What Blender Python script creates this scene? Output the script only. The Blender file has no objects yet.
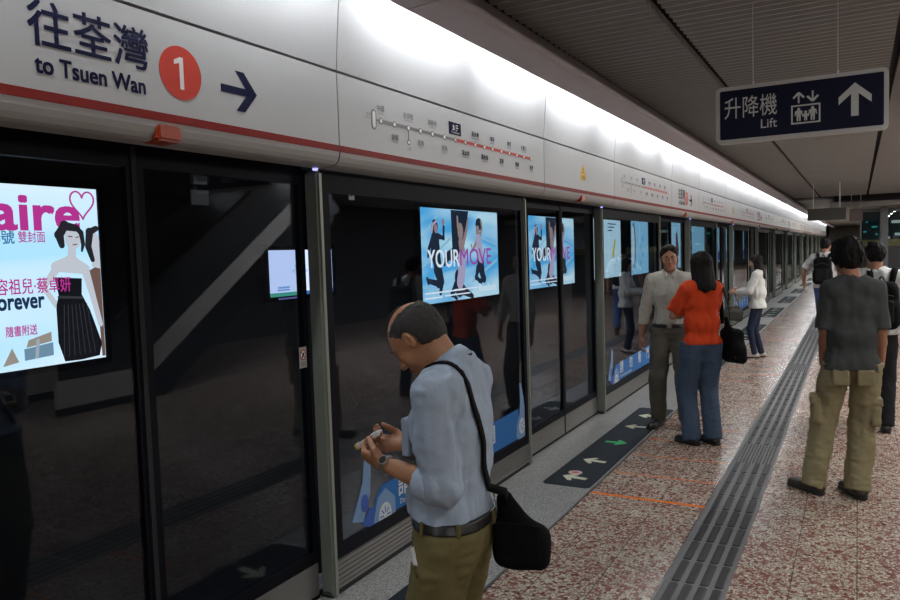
import bpy, bmesh, math, random
import numpy as np
from mathutils import Vector, Matrix
random.seed(7)
SC = bpy.context.scene
COL = SC.collection
PI = math.pi

# ------------------------------------------------------------------ camera
cam_d = bpy.data.cameras.new('camera')
cam_d.sensor_width = 36.0
cam_d.lens = 740.0 / 900.0 * 36.0
cam_d.clip_start = 0.05
cam_d.clip_end = 300
cam = bpy.data.objects.new('camera', cam_d)
COL.objects.link(cam)
_dy = Vector((858 - 450, -(241 - 300), -740.0)).normalized()
_up = Vector((1, 0.032, 0)).cross(_dy).normalized()
_dx = _dy.cross(_up)
_R = Matrix((_dx, _dy, _up)).to_4x4()
cam.matrix_world = Matrix.Translation((0, 0, 1.75)) @ _R
SC.camera = cam

# ------------------------------------------------------------------ world, exposure
w = bpy.data.worlds.new('world')
SC.world = w
w.use_nodes = True
w.node_tree.nodes['Background'].inputs[0].default_value = (0.55, 0.62, 0.85, 1)
w.node_tree.nodes['Background'].inputs[1].default_value = 0.012
SC.view_settings.view_transform = 'Standard'
SC.view_settings.look = 'None'
SC.view_settings.exposure = 0.0
SC.view_settings.gamma = 1.0
SC.view_settings.use_curve_mapping = False
try:
    SC.cycles.use_denoising = True
    SC.cycles.max_bounces = 10
    SC.cycles.transparent_max_bounces = 16
    SC.cycles.caustics_reflective = False
    SC.cycles.caustics_refractive = False
    SC.cycles.sample_clamp_indirect = 4.0
except Exception:
    pass

def area(name, loc, size, power, color=(1, 1, 1), rot=(0, 0, 0)):
    l = bpy.data.lights.new(name, 'AREA')
    l.shape = 'RECTANGLE'
    l.size, l.size_y = size
    l.energy = power
    l.color = color
    o = bpy.data.objects.new(name, l)
    o.location = loc
    o.rotation_euler = rot
    COL.objects.link(o)
    return o
TUBE_POWER = 66.0
# row of ceiling luminaires over the right-hand half of the platform
for k in range(9):
    area('ceiling_lamp_light', (2.9, -3.0 + 7.0 * k, 3.04), (0.3, 3.0), 62.0 if k < 2 else 170.0, (1.0, 0.98, 0.95))
for k in range(4):
    area('far_fill_light', (0.6, 36.0 + 9.0 * k, 3.0), (0.3, 4.0), 110.0, (1.0, 0.97, 0.9))  # added fill lights, only there to brighten the dark far end
area('escalator_fill_light', (2.2, 8.0, 3.05), (0.3, 2.0), 30.0, (1.0, 0.95, 0.85), (0, math.radians(-35), 0))  # added fill aimed at the escalator side so its reflection shows
for k in range(6):
    area('slot_fill_light', (1.49, -2.5 + 3.6 * k, 3.07), (0.06, 1.6), 27.0 if k < 3 else 75.0, (1.0, 0.98, 0.95))  # added fill row set in the ceiling slot to brighten the people
# bright concourse further down the platform
area('concourse_lamp_light', (1.6, 32, 2.9), (3.0, 3.0), 90.0, (0.85, 1.0, 0.95))

# ------------------------------------------------------------------ materials
MATS = {}
def mat(name, col, rough=0.6, metal=0.0, spec=0.5, emit=None, estr=0.0, noise=0.0, nscale=30.0, bump=0.0, coat=0.0, stretch=(1, 1, 1), col2=None):
    if name in MATS:
        return MATS[name]
    m = bpy.data.materials.new(name)
    m.use_nodes = True
    nt = m.node_tree
    b = nt.nodes['Principled BSDF']
    b.inputs['Base Color'].default_value = (*col, 1)
    b.inputs['Roughness'].default_value = rough
    b.inputs['Metallic'].default_value = metal
    b.inputs['Specular IOR Level'].default_value = spec
    b.inputs['Coat Weight'].default_value = coat
    if emit:
        b.inputs['Emission Color'].default_value = (*emit, 1)
        b.inputs['Emission Strength'].default_value = estr
    if noise or bump:
        tc = nt.nodes.new('ShaderNodeTexCoord')
        mp = nt.nodes.new('ShaderNodeMapping')
        mp.inputs['Scale'].default_value = stretch
        nz = nt.nodes.new('ShaderNodeTexNoise')
        nz.inputs['Scale'].default_value = nscale
        nz.inputs['Detail'].default_value = 4
        nt.links.new(tc.outputs['Object'], mp.inputs[0])
        nt.links.new(mp.outputs[0], nz.inputs['Vector'])
        if noise:
            mx = nt.nodes.new('ShaderNodeMix')
            mx.data_type = 'RGBA'
            c2 = col2 if col2 else tuple(max(0, c * (1 - noise)) for c in col)
            c1 = col if col2 else tuple(min(1, c * (1 + noise)) for c in col)
            mx.inputs[6].default_value = (*c2, 1)
            mx.inputs[7].default_value = (*c1, 1)
            nt.links.new(nz.outputs['Fac'], mx.inputs[0])
            nt.links.new(mx.outputs[2], b.inputs['Base Color'])
        if bump:
            bp = nt.nodes.new('ShaderNodeBump')
            bp.inputs['Strength'].default_value = bump
            bp.inputs['Distance'].default_value = 0.01
            nt.links.new(nz.outputs['Fac'], bp.inputs['Height'])
            nt.links.new(bp.outputs[0], b.inputs['Normal'])
    MATS[name] = m
    return m

def emis(name, col, s=1.0):
    if name in MATS:
        return MATS[name]
    m = bpy.data.materials.new(name)
    m.use_nodes = True
    nt = m.node_tree
    nt.nodes.clear()
    e = nt.nodes.new('ShaderNodeEmission')
    e.inputs[0].default_value = (*col, 1)
    e.inputs[1].default_value = s
    o = nt.nodes.new('ShaderNodeOutputMaterial')
    nt.links.new(e.outputs[0], o.inputs[0])
    MATS[name] = m
    return m

def glass_mat(name, tint, ior=1.6, rough=0.0, haze=0.0):
    m = bpy.data.materials.new(name)
    m.use_nodes = True
    nt = m.node_tree
    nt.nodes.clear()
    t = nt.nodes.new('ShaderNodeBsdfTransparent')
    t.inputs[0].default_value = (*tint, 1)
    g = nt.nodes.new('ShaderNodeBsdfGlossy')
    g.inputs['Roughness'].default_value = rough
    g.inputs[0].default_value = (0.60, 0.64, 0.70, 1)
    f = nt.nodes.new('ShaderNodeFresnel')
    f.inputs[0].default_value = ior
    mx = nt.nodes.new('ShaderNodeMixShader')
    o = nt.nodes.new('ShaderNodeOutputMaterial')
    gm = nt.nodes.new('ShaderNodeNewGeometry')
    io = nt.nodes.new('ShaderNodeMix'); io.inputs[2].default_value = ior; io.inputs[3].default_value = 1.0 / ior
    nt.links.new(gm.outputs['Backfacing'], io.inputs[0]); nt.links.new(io.outputs[0], f.inputs[0])
    nt.links.new(f.outputs[0], mx.inputs[0])
    nt.links.new(t.outputs[0], mx.inputs[1])
    nt.links.new(g.outputs[0], mx.inputs[2])
    nt.links.new(mx.outputs[0], o.inputs[0])
    MATS[name] = m
    return m

class NT:
    """tiny helper for node maths"""
    def __init__(s, m):
        s.nt = m.node_tree
    def val(s, sock, v):
        if isinstance(v, (int, float)):
            sock.default_value = v
        else:
            s.nt.links.new(v, sock)
    def m(s, op, a, b=0.0, c=0.0):
        n = s.nt.nodes.new('ShaderNodeMath')
        n.operation = op
        s.val(n.inputs[0], a); s.val(n.inputs[1], b); s.val(n.inputs[2], c)
        return n.outputs[0]
    def mix(s, f, a, b):
        n = s.nt.nodes.new('ShaderNodeMix')
        n.data_type = 'RGBA'
        s.val(n.inputs[0], f)
        for i, v in ((6, a), (7, b)):
            if isinstance(v, tuple):
                n.inputs[i].default_value = (*v, 1)
            else:
                s.nt.links.new(v, n.inputs[i])
        return n.outputs[2]
    def noise(s, vec, scale, detail=3):
        n = s.nt.nodes.new('ShaderNodeTexNoise')
        n.inputs['Scale'].default_value = scale
        n.inputs['Detail'].default_value = detail
        s.nt.links.new(vec, n.inputs['Vector'])
        return n.outputs['Fac']
    def between(s, v, lo, hi):
        return s.m('MULTIPLY', s.m('GREATER_THAN', v, lo), s.m('LESS_THAN', v, hi))

# ------------------------------------------------------------------ object helpers
def link(o, parent=None):
    COL.objects.link(o)
    if parent is not None:
        o.parent = parent
    return o

def thing(name, label, cat, loc=(0, 0, 0), rz=0.0, group=None):
    o = bpy.data.objects.new(name, None)
    o.empty_display_size = 0.1
    o.location = loc
    o.rotation_euler = (0, 0, rz)
    link(o)
    o['label'] = label
    o['category'] = cat
    if group:
        o['group'] = group
    return o

def tag(o, label, cat, group=None, kind=None):
    o['label'] = label
    o['category'] = cat
    if group: o['group'] = group
    if kind: o['kind'] = kind
    return o

def obj(name, verts, faces, m, parent=None, smooth=False, label=None):
    me = bpy.data.meshes.new(name)
    me.from_pydata([tuple(v) for v in verts], [], faces)
    if smooth:
        me.polygons.foreach_set('use_smooth', [True] * len(me.polygons))
    me.materials.append(m)
    me.validate()
    me.update()
    o = bpy.data.objects.new(name, me)
    link(o, parent)
    if label: o['label'] = label
    return o

class MB:
    """mesh builder: collects shapes and links ONE object"""
    def __init__(s):
        s.v = []; s.f = []
    def add(s, vs, fs):
        n = len(s.v)
        s.v += [tuple(v) for v in vs]
        s.f += [tuple(i + n for i in f) for f in fs]
        return s
    def box(s, lo, hi):
        x0, y0, z0 = lo; x1, y1, z1 = hi
        return s.add([(x0,y0,z0),(x1,y0,z0),(x1,y1,z0),(x0,y1,z0),(x0,y0,z1),(x1,y0,z1),(x1,y1,z1),(x0,y1,z1)],
                     [(3,2,1,0),(4,5,6,7),(0,1,5,4),(1,2,6,5),(2,3,7,6),(3,0,4,7)])
    def bbox(s, lo, hi, r=0.004):
        """box bevelled on all edges"""
        bm = bmesh.new()
        bmesh.ops.create_cube(bm, size=1)
        c = [(lo[i] + hi[i]) / 2 for i in range(3)]; d = [hi[i] - lo[i] for i in range(3)]
        for v in bm.verts:
            v.co = Vector([c[i] + v.co[i] * d[i] for i in range(3)])
        bmesh.ops.bevel(bm, geom=bm.edges[:], offset=min(r, min(d) * 0.45), segments=2, affect='EDGES')
        bm.verts.index_update()
        s.add([v.co[:] for v in bm.verts], [tuple(v.index for v in f.verts) for f in bm.faces])
        bm.free()
        return s
    def extr_y(s, prof, y0, y1, close=True):
        """profile [(x,z)] extruded along y"""
        n = len(prof)
        vs = [(x, y0, z) for x, z in prof] + [(x, y1, z) for x, z in prof]
        fs = [(i, (i + 1) % n, (i + 1) % n + n, i + n) for i in range(n if close else n - 1)]
        if close:
            fs += [tuple(range(n))[::-1], tuple(range(n, 2 * n))]
        return s.add(vs, fs)
    def extr_x(s, prof, x0, x1):
        n = len(prof)
        vs = [(x0, y, z) for y, z in prof] + [(x1, y, z) for y, z in prof]
        fs = [(i, (i + 1) % n, (i + 1) % n + n, i + n) for i in range(n)]
        fs += [tuple(range(n))[::-1], tuple(range(n, 2 * n))]
        return s.add(vs, fs)
    def tube(s, pts, r, n=10, cap=True):
        pts = [Vector(p) for p in pts]
        rr = r if isinstance(r, (list, tuple)) else [r] * len(pts)
        vs = []
        ref = Vector((0.13, 0.27, 0.95)).normalized()
        for i, p in enumerate(pts):
            t = (pts[min(i + 1, len(pts) - 1)] - pts[max(i - 1, 0)]).normalized()
            a = ref - t * ref.dot(t)
            if a.length < 0.05:
                a = Vector((1, 0, 0)) - t * t.x
            a.normalize(); ref = a
            b = t.cross(a)
            for k in range(n):
                q = 2 * PI * k / n
                vs.append(p + a * math.cos(q) * rr[i] + b * math.sin(q) * rr[i])
        fs = []
        for i in range(len(pts) - 1):
            for k in range(n):
                k2 = (k + 1) % n
                fs.append((i * n + k, i * n + k2, (i + 1) * n + k2, (i + 1) * n + k))
        if cap:
            fs.append(tuple(range(n))[::-1])
            fs.append(tuple(range((len(pts) - 1) * n, len(pts) * n)))
        return s.add(vs, fs)
    def ribbon(s, pts, nrm, wdt, th):
        """flat strap along pts with outward normals"""
        pts = [Vector(p) for p in pts]; nrm = [Vector(q).normalized() for q in nrm]
        vs = []; N = len(pts)
        for i, p in enumerate(pts):
            t = (pts[min(i + 1, N - 1)] - pts[max(i - 1, 0)]).normalized()
            b = t.cross(nrm[i]).normalized()
            q = b.cross(t).normalized()
            for u, v in ((-1, 0), (1, 0), (1, 1), (-1, 1)):
                vs.append(p + b * u * wdt / 2 + q * v * th)
        fs = []
        for i in range(N - 1):
            for k in range(4):
                k2 = (k + 1) % 4
                fs.append((i * 4 + k, i * 4 + k2, i * 4 + 4 + k2, i * 4 + 4 + k))
        fs += [(3, 2, 1, 0), tuple((N - 1) * 4 + k for k in range(4))]
        return s.add(vs, fs)
    def build(s, name, m, parent=None, smooth=False, label=None):
        return obj(name, s.v, s.f, m, parent, smooth, label)

class Frame2D:
    """flat artwork placed on a surface: origin, right, up, normal"""
    def __init__(s, o, r, u, eps=0.0015):
        s.o = Vector(o); s.r = Vector(r).normalized(); s.u = Vector(u).normalized()
        s.n = s.r.cross(s.u); s.eps = eps
    def p(s, x, y, d=0.0):
        return s.o + s.r * x + s.u * y + s.n * d
    def prism(s, mb, poly, lift=1.0):
        """solid polygon of a paint-thin but real thickness"""
        a = sum(poly[i][0] * poly[(i + 1) % len(poly)][1] - poly[(i + 1) % len(poly)][0] * poly[i][1] for i in range(len(poly)))
        if a < 0: poly = poly[::-1]
        n = len(poly); s.c = (getattr(s, 'c', 0) + 1) % 60; z = s.eps * lift + 8e-6 * s.c
        vs = [s.p(x, y, 0) for x, y in poly] + [s.p(x, y, z) for x, y in poly]
        fs = [tuple(range(n))[::-1], tuple(range(n, 2 * n))] + [(i, (i + 1) % n, (i + 1) % n + n, i + n) for i in range(n)]
        mb.add(vs, fs)
    def line(s, mb, a, b, wd, lift=1.0):
        d = Vector((b[0] - a[0], b[1] - a[1])); L = d.length
        d /= L; q = Vector((-d.y, d.x)) * wd / 2
        s.prism(mb, [(a[0] - q.x, a[1] - q.y), (b[0] - q.x, b[1] - q.y), (b[0] + q.x, b[1] + q.y), (a[0] + q.x, a[1] + q.y)], lift)
    def rect(s, mb, x0, y0, x1, y1, lift=1.0):
        s.prism(mb, [(x0, y0), (x1, y0), (x1, y1), (x0, y1)], lift)
    def disc(s, mb, x, y, r, ry=None, n=28, lift=1.0):
        ry = ry or r
        s.prism(mb, [(x + r * math.cos(2 * PI * k / n), y + ry * math.sin(2 * PI * k / n)) for k in range(n)], lift)
    def limb(s, mb, pts, widths, lift=1.0):
        """tapered stroke through points: silhouettes of printed figures"""
        P = [Vector(p) for p in pts]; L = []; Rr = []
        for i, p in enumerate(P):
            t = (P[min(i + 1, len(P) - 1)] - P[max(i - 1, 0)]).normalized()
            q = Vector((-t.y, t.x)) * widths[i] / 2
            L.append(tuple(p + q)); Rr.append(tuple(p - q))
        for i in range(len(P) - 1):
            s.prism(mb, [Rr[i], Rr[i + 1], L[i + 1], L[i]], lift)
        for i in range(len(P)):
            s.disc(mb, P[i].x, P[i].y, widths[i] / 2, n=12, lift=lift)
    def text(s, mb, txt, x, y, size, bold=0.0, align='LEFT', sx=1.0, lift=1.0):
        c = bpy.data.curves.new('t', 'FONT')
        c.body = txt; c.size = size; c.align_x = align
        c.resolution_u = 3 if size > 0.05 else 2
        c.fill_mode = 'FRONT'
        o = bpy.data.objects.new('t', c)
        COL.objects.link(o)
        dg = bpy.context.evaluated_depsgraph_get()
        dg.update()
        me = o.evaluated_get(dg).to_mesh()
        vs = []; fs = []; n0 = len(me.vertices)
        sh = ((0, 0),) if not bold else ((-bold, -bold), (bold, bold), (-bold, bold), (bold, -bold), (0, 0))
        for i, (ax, ay) in enumerate(sh):
            vs += [s.p(x + v.co.x * sx + ax, y + v.co.y + ay, s.eps * lift + 0.0001 * i) for v in me.vertices]
            fs += [tuple(k + i * n0 for k in p.vertices) for p in me.polygons]
        wdt = max([v.co.x for v in me.vertices] or [0]) * sx
        o.evaluated_get(dg).to_mesh_clear()
        bpy.data.objects.remove(o); bpy.data.curves.remove(c)
        mb.add(vs, fs)
        return wdt

def copy_tree(o, parent=None):
    c = o.copy()
    COL.objects.link(c)
    if parent is not None:
        c.parent = parent
    for ch in CH.get(o.name, [x for x in bpy.data.objects if x.parent == o]):
        copy_tree(ch, c)
    return c
CH = {}

ORD = ['first', 'second', 'third', 'fourth', 'fifth', 'sixth', 'seventh', 'eighth', 'ninth', 'tenth', 'eleventh', 'twelfth',
       'thirteenth', 'fourteenth', 'fifteenth', 'sixteenth', 'seventeenth', 'eighteenth']

# ------------------------------------------------------------------ base materials
M_white = mat('fascia_white_enamel', (0.50, 0.505, 0.50), 0.38, noise=0.03, nscale=3)
M_redline = mat('red_stripe_paint', (0.20, 0.010, 0.007), 0.5, spec=0.25)
M_navy = mat('navy_print', (0.006, 0.008, 0.035), 0.6, spec=0.08)
M_redprint = mat('red_print', (0.50, 0.03, 0.012), 0.45)
M_greyprint = mat('grey_print', (0.22, 0.22, 0.22), 0.5)
M_whiteprint = mat('white_print', (0.8, 0.8, 0.78), 0.5)
M_blackprint = mat('black_print', (0.02, 0.02, 0.02), 0.5)
M_yellow = mat('warning_yellow', (0.75, 0.45, 0.02), 0.5)
M_amber = mat('orange_lens', (0.30, 0.035, 0.008), 0.3, emit=(0.6, 0.06, 0.01), estr=0.02)
M_alu = mat('brushed_aluminium', (0.27, 0.29, 0.25), 0.4, metal=0.3, noise=0.06, nscale=8, stretch=(1, 1, 30))
M_alu_kick = mat('ribbed_aluminium', (0.22, 0.21, 0.20), 0.4, metal=0.7, noise=0.06, nscale=14)
M_frame = mat('black_glass_frame', (0.004, 0.004, 0.008), 0.5, spec=0.1)
M_rubber = mat('black_rubber', (0.008, 0.008, 0.009), 0.8)
M_glass = glass_mat('screen_door_glass', (0.80, 0.83, 0.88), 1.55)
M_ceil = mat('ceiling_slat_grey', (0.33, 0.345, 0.345), 0.5, noise=0.08, nscale=2.5)
M_dark = mat('dark_void_paint', (0.012, 0.012, 0.016), 0.8)
M_valance = mat('valance_grey', (0.62, 0.60, 0.66), 0.6, noise=0.05, nscale=6)
M_track = mat('tunnel_wall_black', (0.012, 0.012, 0.014), 0.7, noise=0.3, nscale=5)
M_tube = emis('fluorescent_tube', (0.93, 0.97, 1.0), TUBE_POWER)

# ------------------------------------------------------------------ floor
def floor_material():
    m = bpy.data.materials.new('terrazzo_tiles')
    m.use_nodes = True
    nt = m.node_tree; N = NT(m)
    b = nt.nodes['Principled BSDF']
    tc = nt.nodes.new('ShaderNodeTexCoord')
    P = tc.outputs['Object']
    sp = nt.nodes.new('ShaderNodeSeparateXYZ')
    nt.links.new(P, sp.inputs[0])
    X, Y = sp.outputs[0], sp.outputs[1]
    # chips: distorted voronoi
    nz = nt.nodes.new('ShaderNodeTexNoise'); nz.inputs['Scale'].default_value = 90
    nt.links.new(P, nz.inputs['Vector'])
    ad = nt.nodes.new('ShaderNodeVectorMath'); ad.operation = 'MULTIPLY_ADD'
    nt.links.new(nz.outputs['Color'], ad.inputs[0]); ad.inputs[1].default_value = (0.012, 0.012, 0); nt.links.new(P, ad.inputs[2])
    vo = nt.nodes.new('ShaderNodeTexVoronoi'); vo.feature = 'DISTANCE_TO_EDGE'; vo.inputs['Scale'].default_value = 56
    nt.links.new(ad.outputs[0], vo.inputs['Vector'])
    vc = nt.nodes.new('ShaderNodeTexVoronoi'); vc.inputs['Scale'].default_value = 56
    nt.links.new(ad.outputs[0], vc.inputs['Vector'])
    sc = nt.nodes.new('ShaderNodeSeparateColor'); nt.links.new(vc.outputs['Color'], sc.inputs[0])
    big = N.noise(P, 3.0, 2)
    th = N.m('MULTIPLY_ADD', big, 0.22, -0.035)
    chip = N.m('MULTIPLY', N.m('GREATER_THAN', vo.outputs['Distance'], th), N.m('GREATER_THAN', sc.outputs[0], 0.27))
    chipc = N.mix(sc.outputs[1], (0.33, 0.30, 0.235), (0.60, 0.57, 0.48))
    matrix = N.mix(sc.outputs[2], (0.145, 0.048, 0.040), (0.27, 0.135, 0.11))
    base = N.mix(chip, matrix, chipc)
    # joints every 0.3 m along the platform, every 0.56 m across
    fx = N.m('FRACT', N.m('DIVIDE', N.m('ADD', X, 30.004), 0.3))
    jx = N.m('LESS_THAN', fx, 0.02)
    yy = N.m('DIVIDE', N.m('ADD', Y, 55.52 - 5.08 + 0.008), 0.555)
    fy = N.m('FRACT', yy)
    jy = N.m('LESS_THAN', fy, 0.011)
    j = N.m('MAXIMUM', jx, jy)
    base = N.mix(N.m('MULTIPLY', j, 0.75), base, (0.06, 0.045, 0.04))
    # orange queueing lines in the cross joints in front of each door
    py = N.m('FRACT', N.m('DIVIDE', N.m('ADD', Y, 46.5 - 4.9), 4.65))
    zone = N.m('MULTIPLY', N.m('LESS_THAN', py, 0.62), N.between(X, -1.72, -0.89))
    wd = N.m('MULTIPLY_ADD', N.m('LESS_THAN', py, 0.10), 0.035, 0.028)
    wob = N.m('GREATER_THAN', N.noise(P, 4.0, 2), 0.42)
    wob = N.m('MAXIMUM', wob, N.m('LESS_THAN', py, 0.10))
    ol = N.m('MULTIPLY', N.m('MULTIPLY', N.m('LESS_THAN', fy, wd), zone), wob)
    base = N.mix(ol, base, (0.80, 0.17, 0.01))
    # granite strip beside the doors
    g1 = nt.nodes.new('ShaderNodeTexVoronoi'); g1.inputs['Scale'].default_value = 140
    nt.links.new(P, g1.inputs['Vector'])
    gs = nt.nodes.new('ShaderNodeSeparateColor'); nt.links.new(g1.outputs['Color'], gs.inputs[0])
    gr = N.mix(gs.outputs[0], (0.17, 0.17, 0.165), (0.42, 0.42, 0.40))
    gr = N.mix(N.m('MULTIPLY', N.m('LESS_THAN', gs.outputs[1], 0.12), 0.8), gr, (0.07, 0.07, 0.07))
    base = N.mix(N.m('LESS_THAN', X, -1.70), base, gr)
    base = N.mix(N.m('MULTIPLY', N.between(X, -1.712, -1.690), 0.85), base, (0.05, 0.05, 0.055))
    nt.links.new(base, b.inputs['Base Color'])
    rr = N.m('MULTIPLY_ADD', N.noise(P, 1.3, 3), 0.14, 0.13)
    rr = N.m('ADD', rr, N.m('MULTIPLY', N.m('LESS_THAN', X, -1.70), 0.12))
    nt.links.new(rr, b.inputs['Roughness'])
    b.inputs['Specular IOR Level'].default_value = 0.65
    bp = nt.nodes.new('ShaderNodeBump'); bp.inputs['Strength'].default_value = 0.12; bp.inputs['Distance'].default_value = 0.002
    nt.links.new(N.m('SUBTRACT', 1.0, j), bp.inputs['Height'])
    nt.links.new(bp.outputs[0], b.inputs['Normal'])
    return m
def struct(name, mb, m, parent=None, smooth=False):
    o = mb.build(name, m, parent, smooth)
    if parent is None: o['kind'] = 'structure'
    return o

YE = 75.0
struct('floor', MB().box((-2.62, -6, -0.25), (7.0, YE, 0.0)), floor_material())
struct('wall_right', MB().box((7.0, -6, 0), (7.2, YE, 3.2)), mat('wall_right_panel', (0.05, 0.05, 0.052), 0.5, noise=0.1, nscale=1))
struct('wall_near', MB().box((-6.4, -6.2, -1.2), (7.2, -6.0, 3.4)), M_track)
struct('wall_far', MB().box((-6.4, YE, -1.2), (7.2, YE + 0.2, 3.4)), mat('wall_far_grey', (0.5, 0.48, 0.44), 0.6, noise=0.1, nscale=1))
struct('wall_trackside', MB().box((-6.4, -6, -1.2), (-6.06, YE, 3.4)), M_track)
struct('trim_1', MB().box((-6.4, -6, -1.4), (-2.62, YE, -1.2)), mat('track_bed', (0.02, 0.02, 0.02), 0.9, noise=0.3, nscale=4, bump=0.3))
struct('trim_2', MB().box((-6.4, -6, 3.2), (-2.3, YE, 3.5)), M_track)
# backing behind the fascia and the light cove
struct('wall_left', MB().box((-2.60, -6, 2.32), (-2.27, YE, 3.35)), M_dark)

# slatted ceiling: trapezoid ribs across the platform, in strips with open slots between them
def slats(x0, x1, y0, y1, z=3.10, pitch=0.10):
    prof = []
    n = int(round((y1 - y0) / pitch))
    for k in range(n):
        y = y0 + k * pitch
        prof += [(y, z + 0.035), (y + 0.012, z + 0.035), (y + 0.045, z), (y + 0.078, z + 0.004), (y + 0.088, z + 0.035)]
    prof.append((y1, z + 0.035))
    vs = [(x0, y, zz) for y, zz in prof] + [(x1, y, zz) for y, zz in prof]
    m = len(prof)
    fs = [(i, i + 1, i + 1 + m, i + m) for i in range(m - 1)]
    # a lid over each strip so the rib ends read as solid teeth
    b = MB().add(vs, fs)
    for x in (x0, x1):
        vv = []; ff = []
        for k in range(n):
            y = y0 + k * pitch; q = len(vv)
            vv += [(x, y + 0.012, z + 0.035), (x, y + 0.045, z), (x, y + 0.078, z + 0.004), (x, y + 0.088, z + 0.035)]
            ff.append((q, q + 1, q + 2, q + 3))
        b.add(vv, ff)
    b.box((x0, y0, z + 0.035), (x1, y1, z + 0.05))
    return b
cb = MB()
for x0, x1 in ((-1.76, -1.03), (-0.975, 0.215), (0.27, 1.46), (1.515, 2.7), (3.1, 4.3), (4.36, 6.98)):
    s_ = slats(x0, x1, -5.9, 25.0)
    cb.add(s_.v, s_.f)
struct('ceiling', cb, M_ceil)
struct('ceiling_slab', MB().box((-2.3, -6, 3.2), (7.2, YE, 3.4)), M_dark)
# deep beam and lower plain ceiling further along
struct('trim_3', MB().box((-0.62, 25.0, 2.96), (7.0, 25.7, 3.19)), M_dark)
struct('trim_4', MB().box((-0.75, 25.7, 2.80), (7.0, 31.0, 2.94)), mat('plain_ceiling_white', (0.55, 0.55, 0.53), 0.6))
struct('trim_5', MB().box((-1.76, 25.7, 3.06), (6.99, YE, 3.12)), M_ceil)
# light cove valance along the platform edge
val = MB()
for k in range(27):
    a = -5.9 + 3.0 * k
    val.extr_y([(-1.905, 2.932), (-1.895, 2.925), (-1.690, 2.936), (-1.665, 2.945), (-1.66, 2.96), (-1.66, 2.975), (-1.89, 2.975), (-1.89, 3.2), (-1.905, 3.2)], a, a + 2.99)
    val.box((-1.903, a + 2.99, 2.94), (-1.663, a + 3.0, 2.972))
struct('trim_6', val, M_valance)
# fluorescent tubes lying end to end in the cove
t0 = thing('cove_light', 'white fluorescent batten light in the cove behind the grey valance', 'light', (0, -4.8, 0), 0, 'batten lights end to end in the cove')
MB().box((-2.05, 0.02, 3.14), (-1.98, 1.18, 3.2)).build('housing', M_valance, t0)
MB().tube([(-2.015, 0.085, 3.10), (-2.015, 1.115, 3.10)], 0.014, 10).build('tube', M_tube, t0)
for a in (0.06, 1.115): MB().box((-2.03, a, 3.085), (-2.0, a + 0.025, 3.145)).build('lamp_holder', M_valance, t0)
for k in range(1, 54):
    c = t0.copy(); link(c); c.location.y = -4.8 + 1.3 * k
    for ch in t0.children:
        if ch.name.split('.')[0] in ('housing', 'tube', 'lamp_holder'):
            d_ = ch.copy(); link(d_); d_.parent = c

# ------------------------------------------------------------------ platform edge: doors, fixed panels, fascia
PITCH = 4.65
DC = 1.93           # centre of the nearest door in view
HW = 0.98           # half width of a doorway
XD = -2.36
def glassbox(x, y0, y1, z0, z1):
    return MB().box((x - 0.006, y0, z0), (x, y1, z1))

def make_fixed(k, y0, y1, sticker=True):
    wd = y1 - y0
    t = thing('fixed_glass_panel', '', 'glass panel', (XD, y0, 0))
    # end posts: grey return and lighter front face
    MB().bbox((-0.078, 0.0, 0.0), (0.012, 0.045, 2.185), 0.012).build('post', M_alu, t)
    MB().bbox((-0.078, wd - 0.045, 0.0), (0.012, wd, 2.185), 0.012).build('post', M_alu, t)
    f = MB()
    f.box((-0.03, 0.046, 2.08), (0.0, wd - 0.046, 2.185)).box((-0.03, 0.046, 0.185), (0.0, wd - 0.046, 0.255))
    f.box((-0.03, 0.046, 0.255), (-0.0, 0.10, 2.08)).box((-0.03, wd - 0.10, 0.255), (0.0, wd - 0.046, 2.08))
    f.build('glass_frame', M_frame, t)
    glassbox(-0.012, 0.10, wd - 0.10, 0.255, 2.08).build('glass_pane', M_glass, t)
    kp = MB()
    prof = [(-0.05, 0.03)]
    for q in range(6):
        z = 0.03 + q * 0.0255
        prof += [(0.0, z), (0.0, z + 0.017), (-0.006, z + 0.019), (-0.006, z + 0.0245)]
    prof += [(0.0, 0.184), (-0.05, 0.184)]
    kp.extr_y(prof, 0.046, wd - 0.046)
    kp.build('kick_plate', M_alu_kick, t)
    MB().box((-0.09, 0.0, 0.0), (-0.004, wd, 0.03)).build('plinth', M_rubber, t)
    return t

def make_doors(k, yc):
    t = thing('sliding_screen_door', '', 'platform door', (XD - 0.07, yc, 0))
    for s in (-1, 1):
        a, b = (-HW, -0.006) if s < 0 else (0.006, HW)
        leaf = MB()
        leaf.box((-0.035, a, 0.0), (0.0, b, 0.02))
        st = 0.034
        leaf.box((-0.035, a, 0.19), (0.0, b, 0.25)).box((-0.035, a, 2.12), (0.0, b, 2.22))
        leaf.box((-0.035, a, 0.25), (0.0, a + st, 2.12)).box((-0.035, b - st, 0.25), (0.0, b, 2.12))
        lf = leaf.build('door_leaf', M_frame, t)
        glassbox(-0.012, a + st, b - st, 0.25, 2.12).build('glass_pane', M_glass, lf)
        MB().bbox((-0.035, a + 0.003, 0.02), (0.002, b - 0.003, 0.19), 0.004).build('kick_plate', M_alu_kick, lf)
        if s < 0:
            MB().box((0.0, b - 0.012, 0.02), (0.006, b + 0.010, 2.2)).build('edge_seal', M_rubber, lf)
    return t

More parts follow.
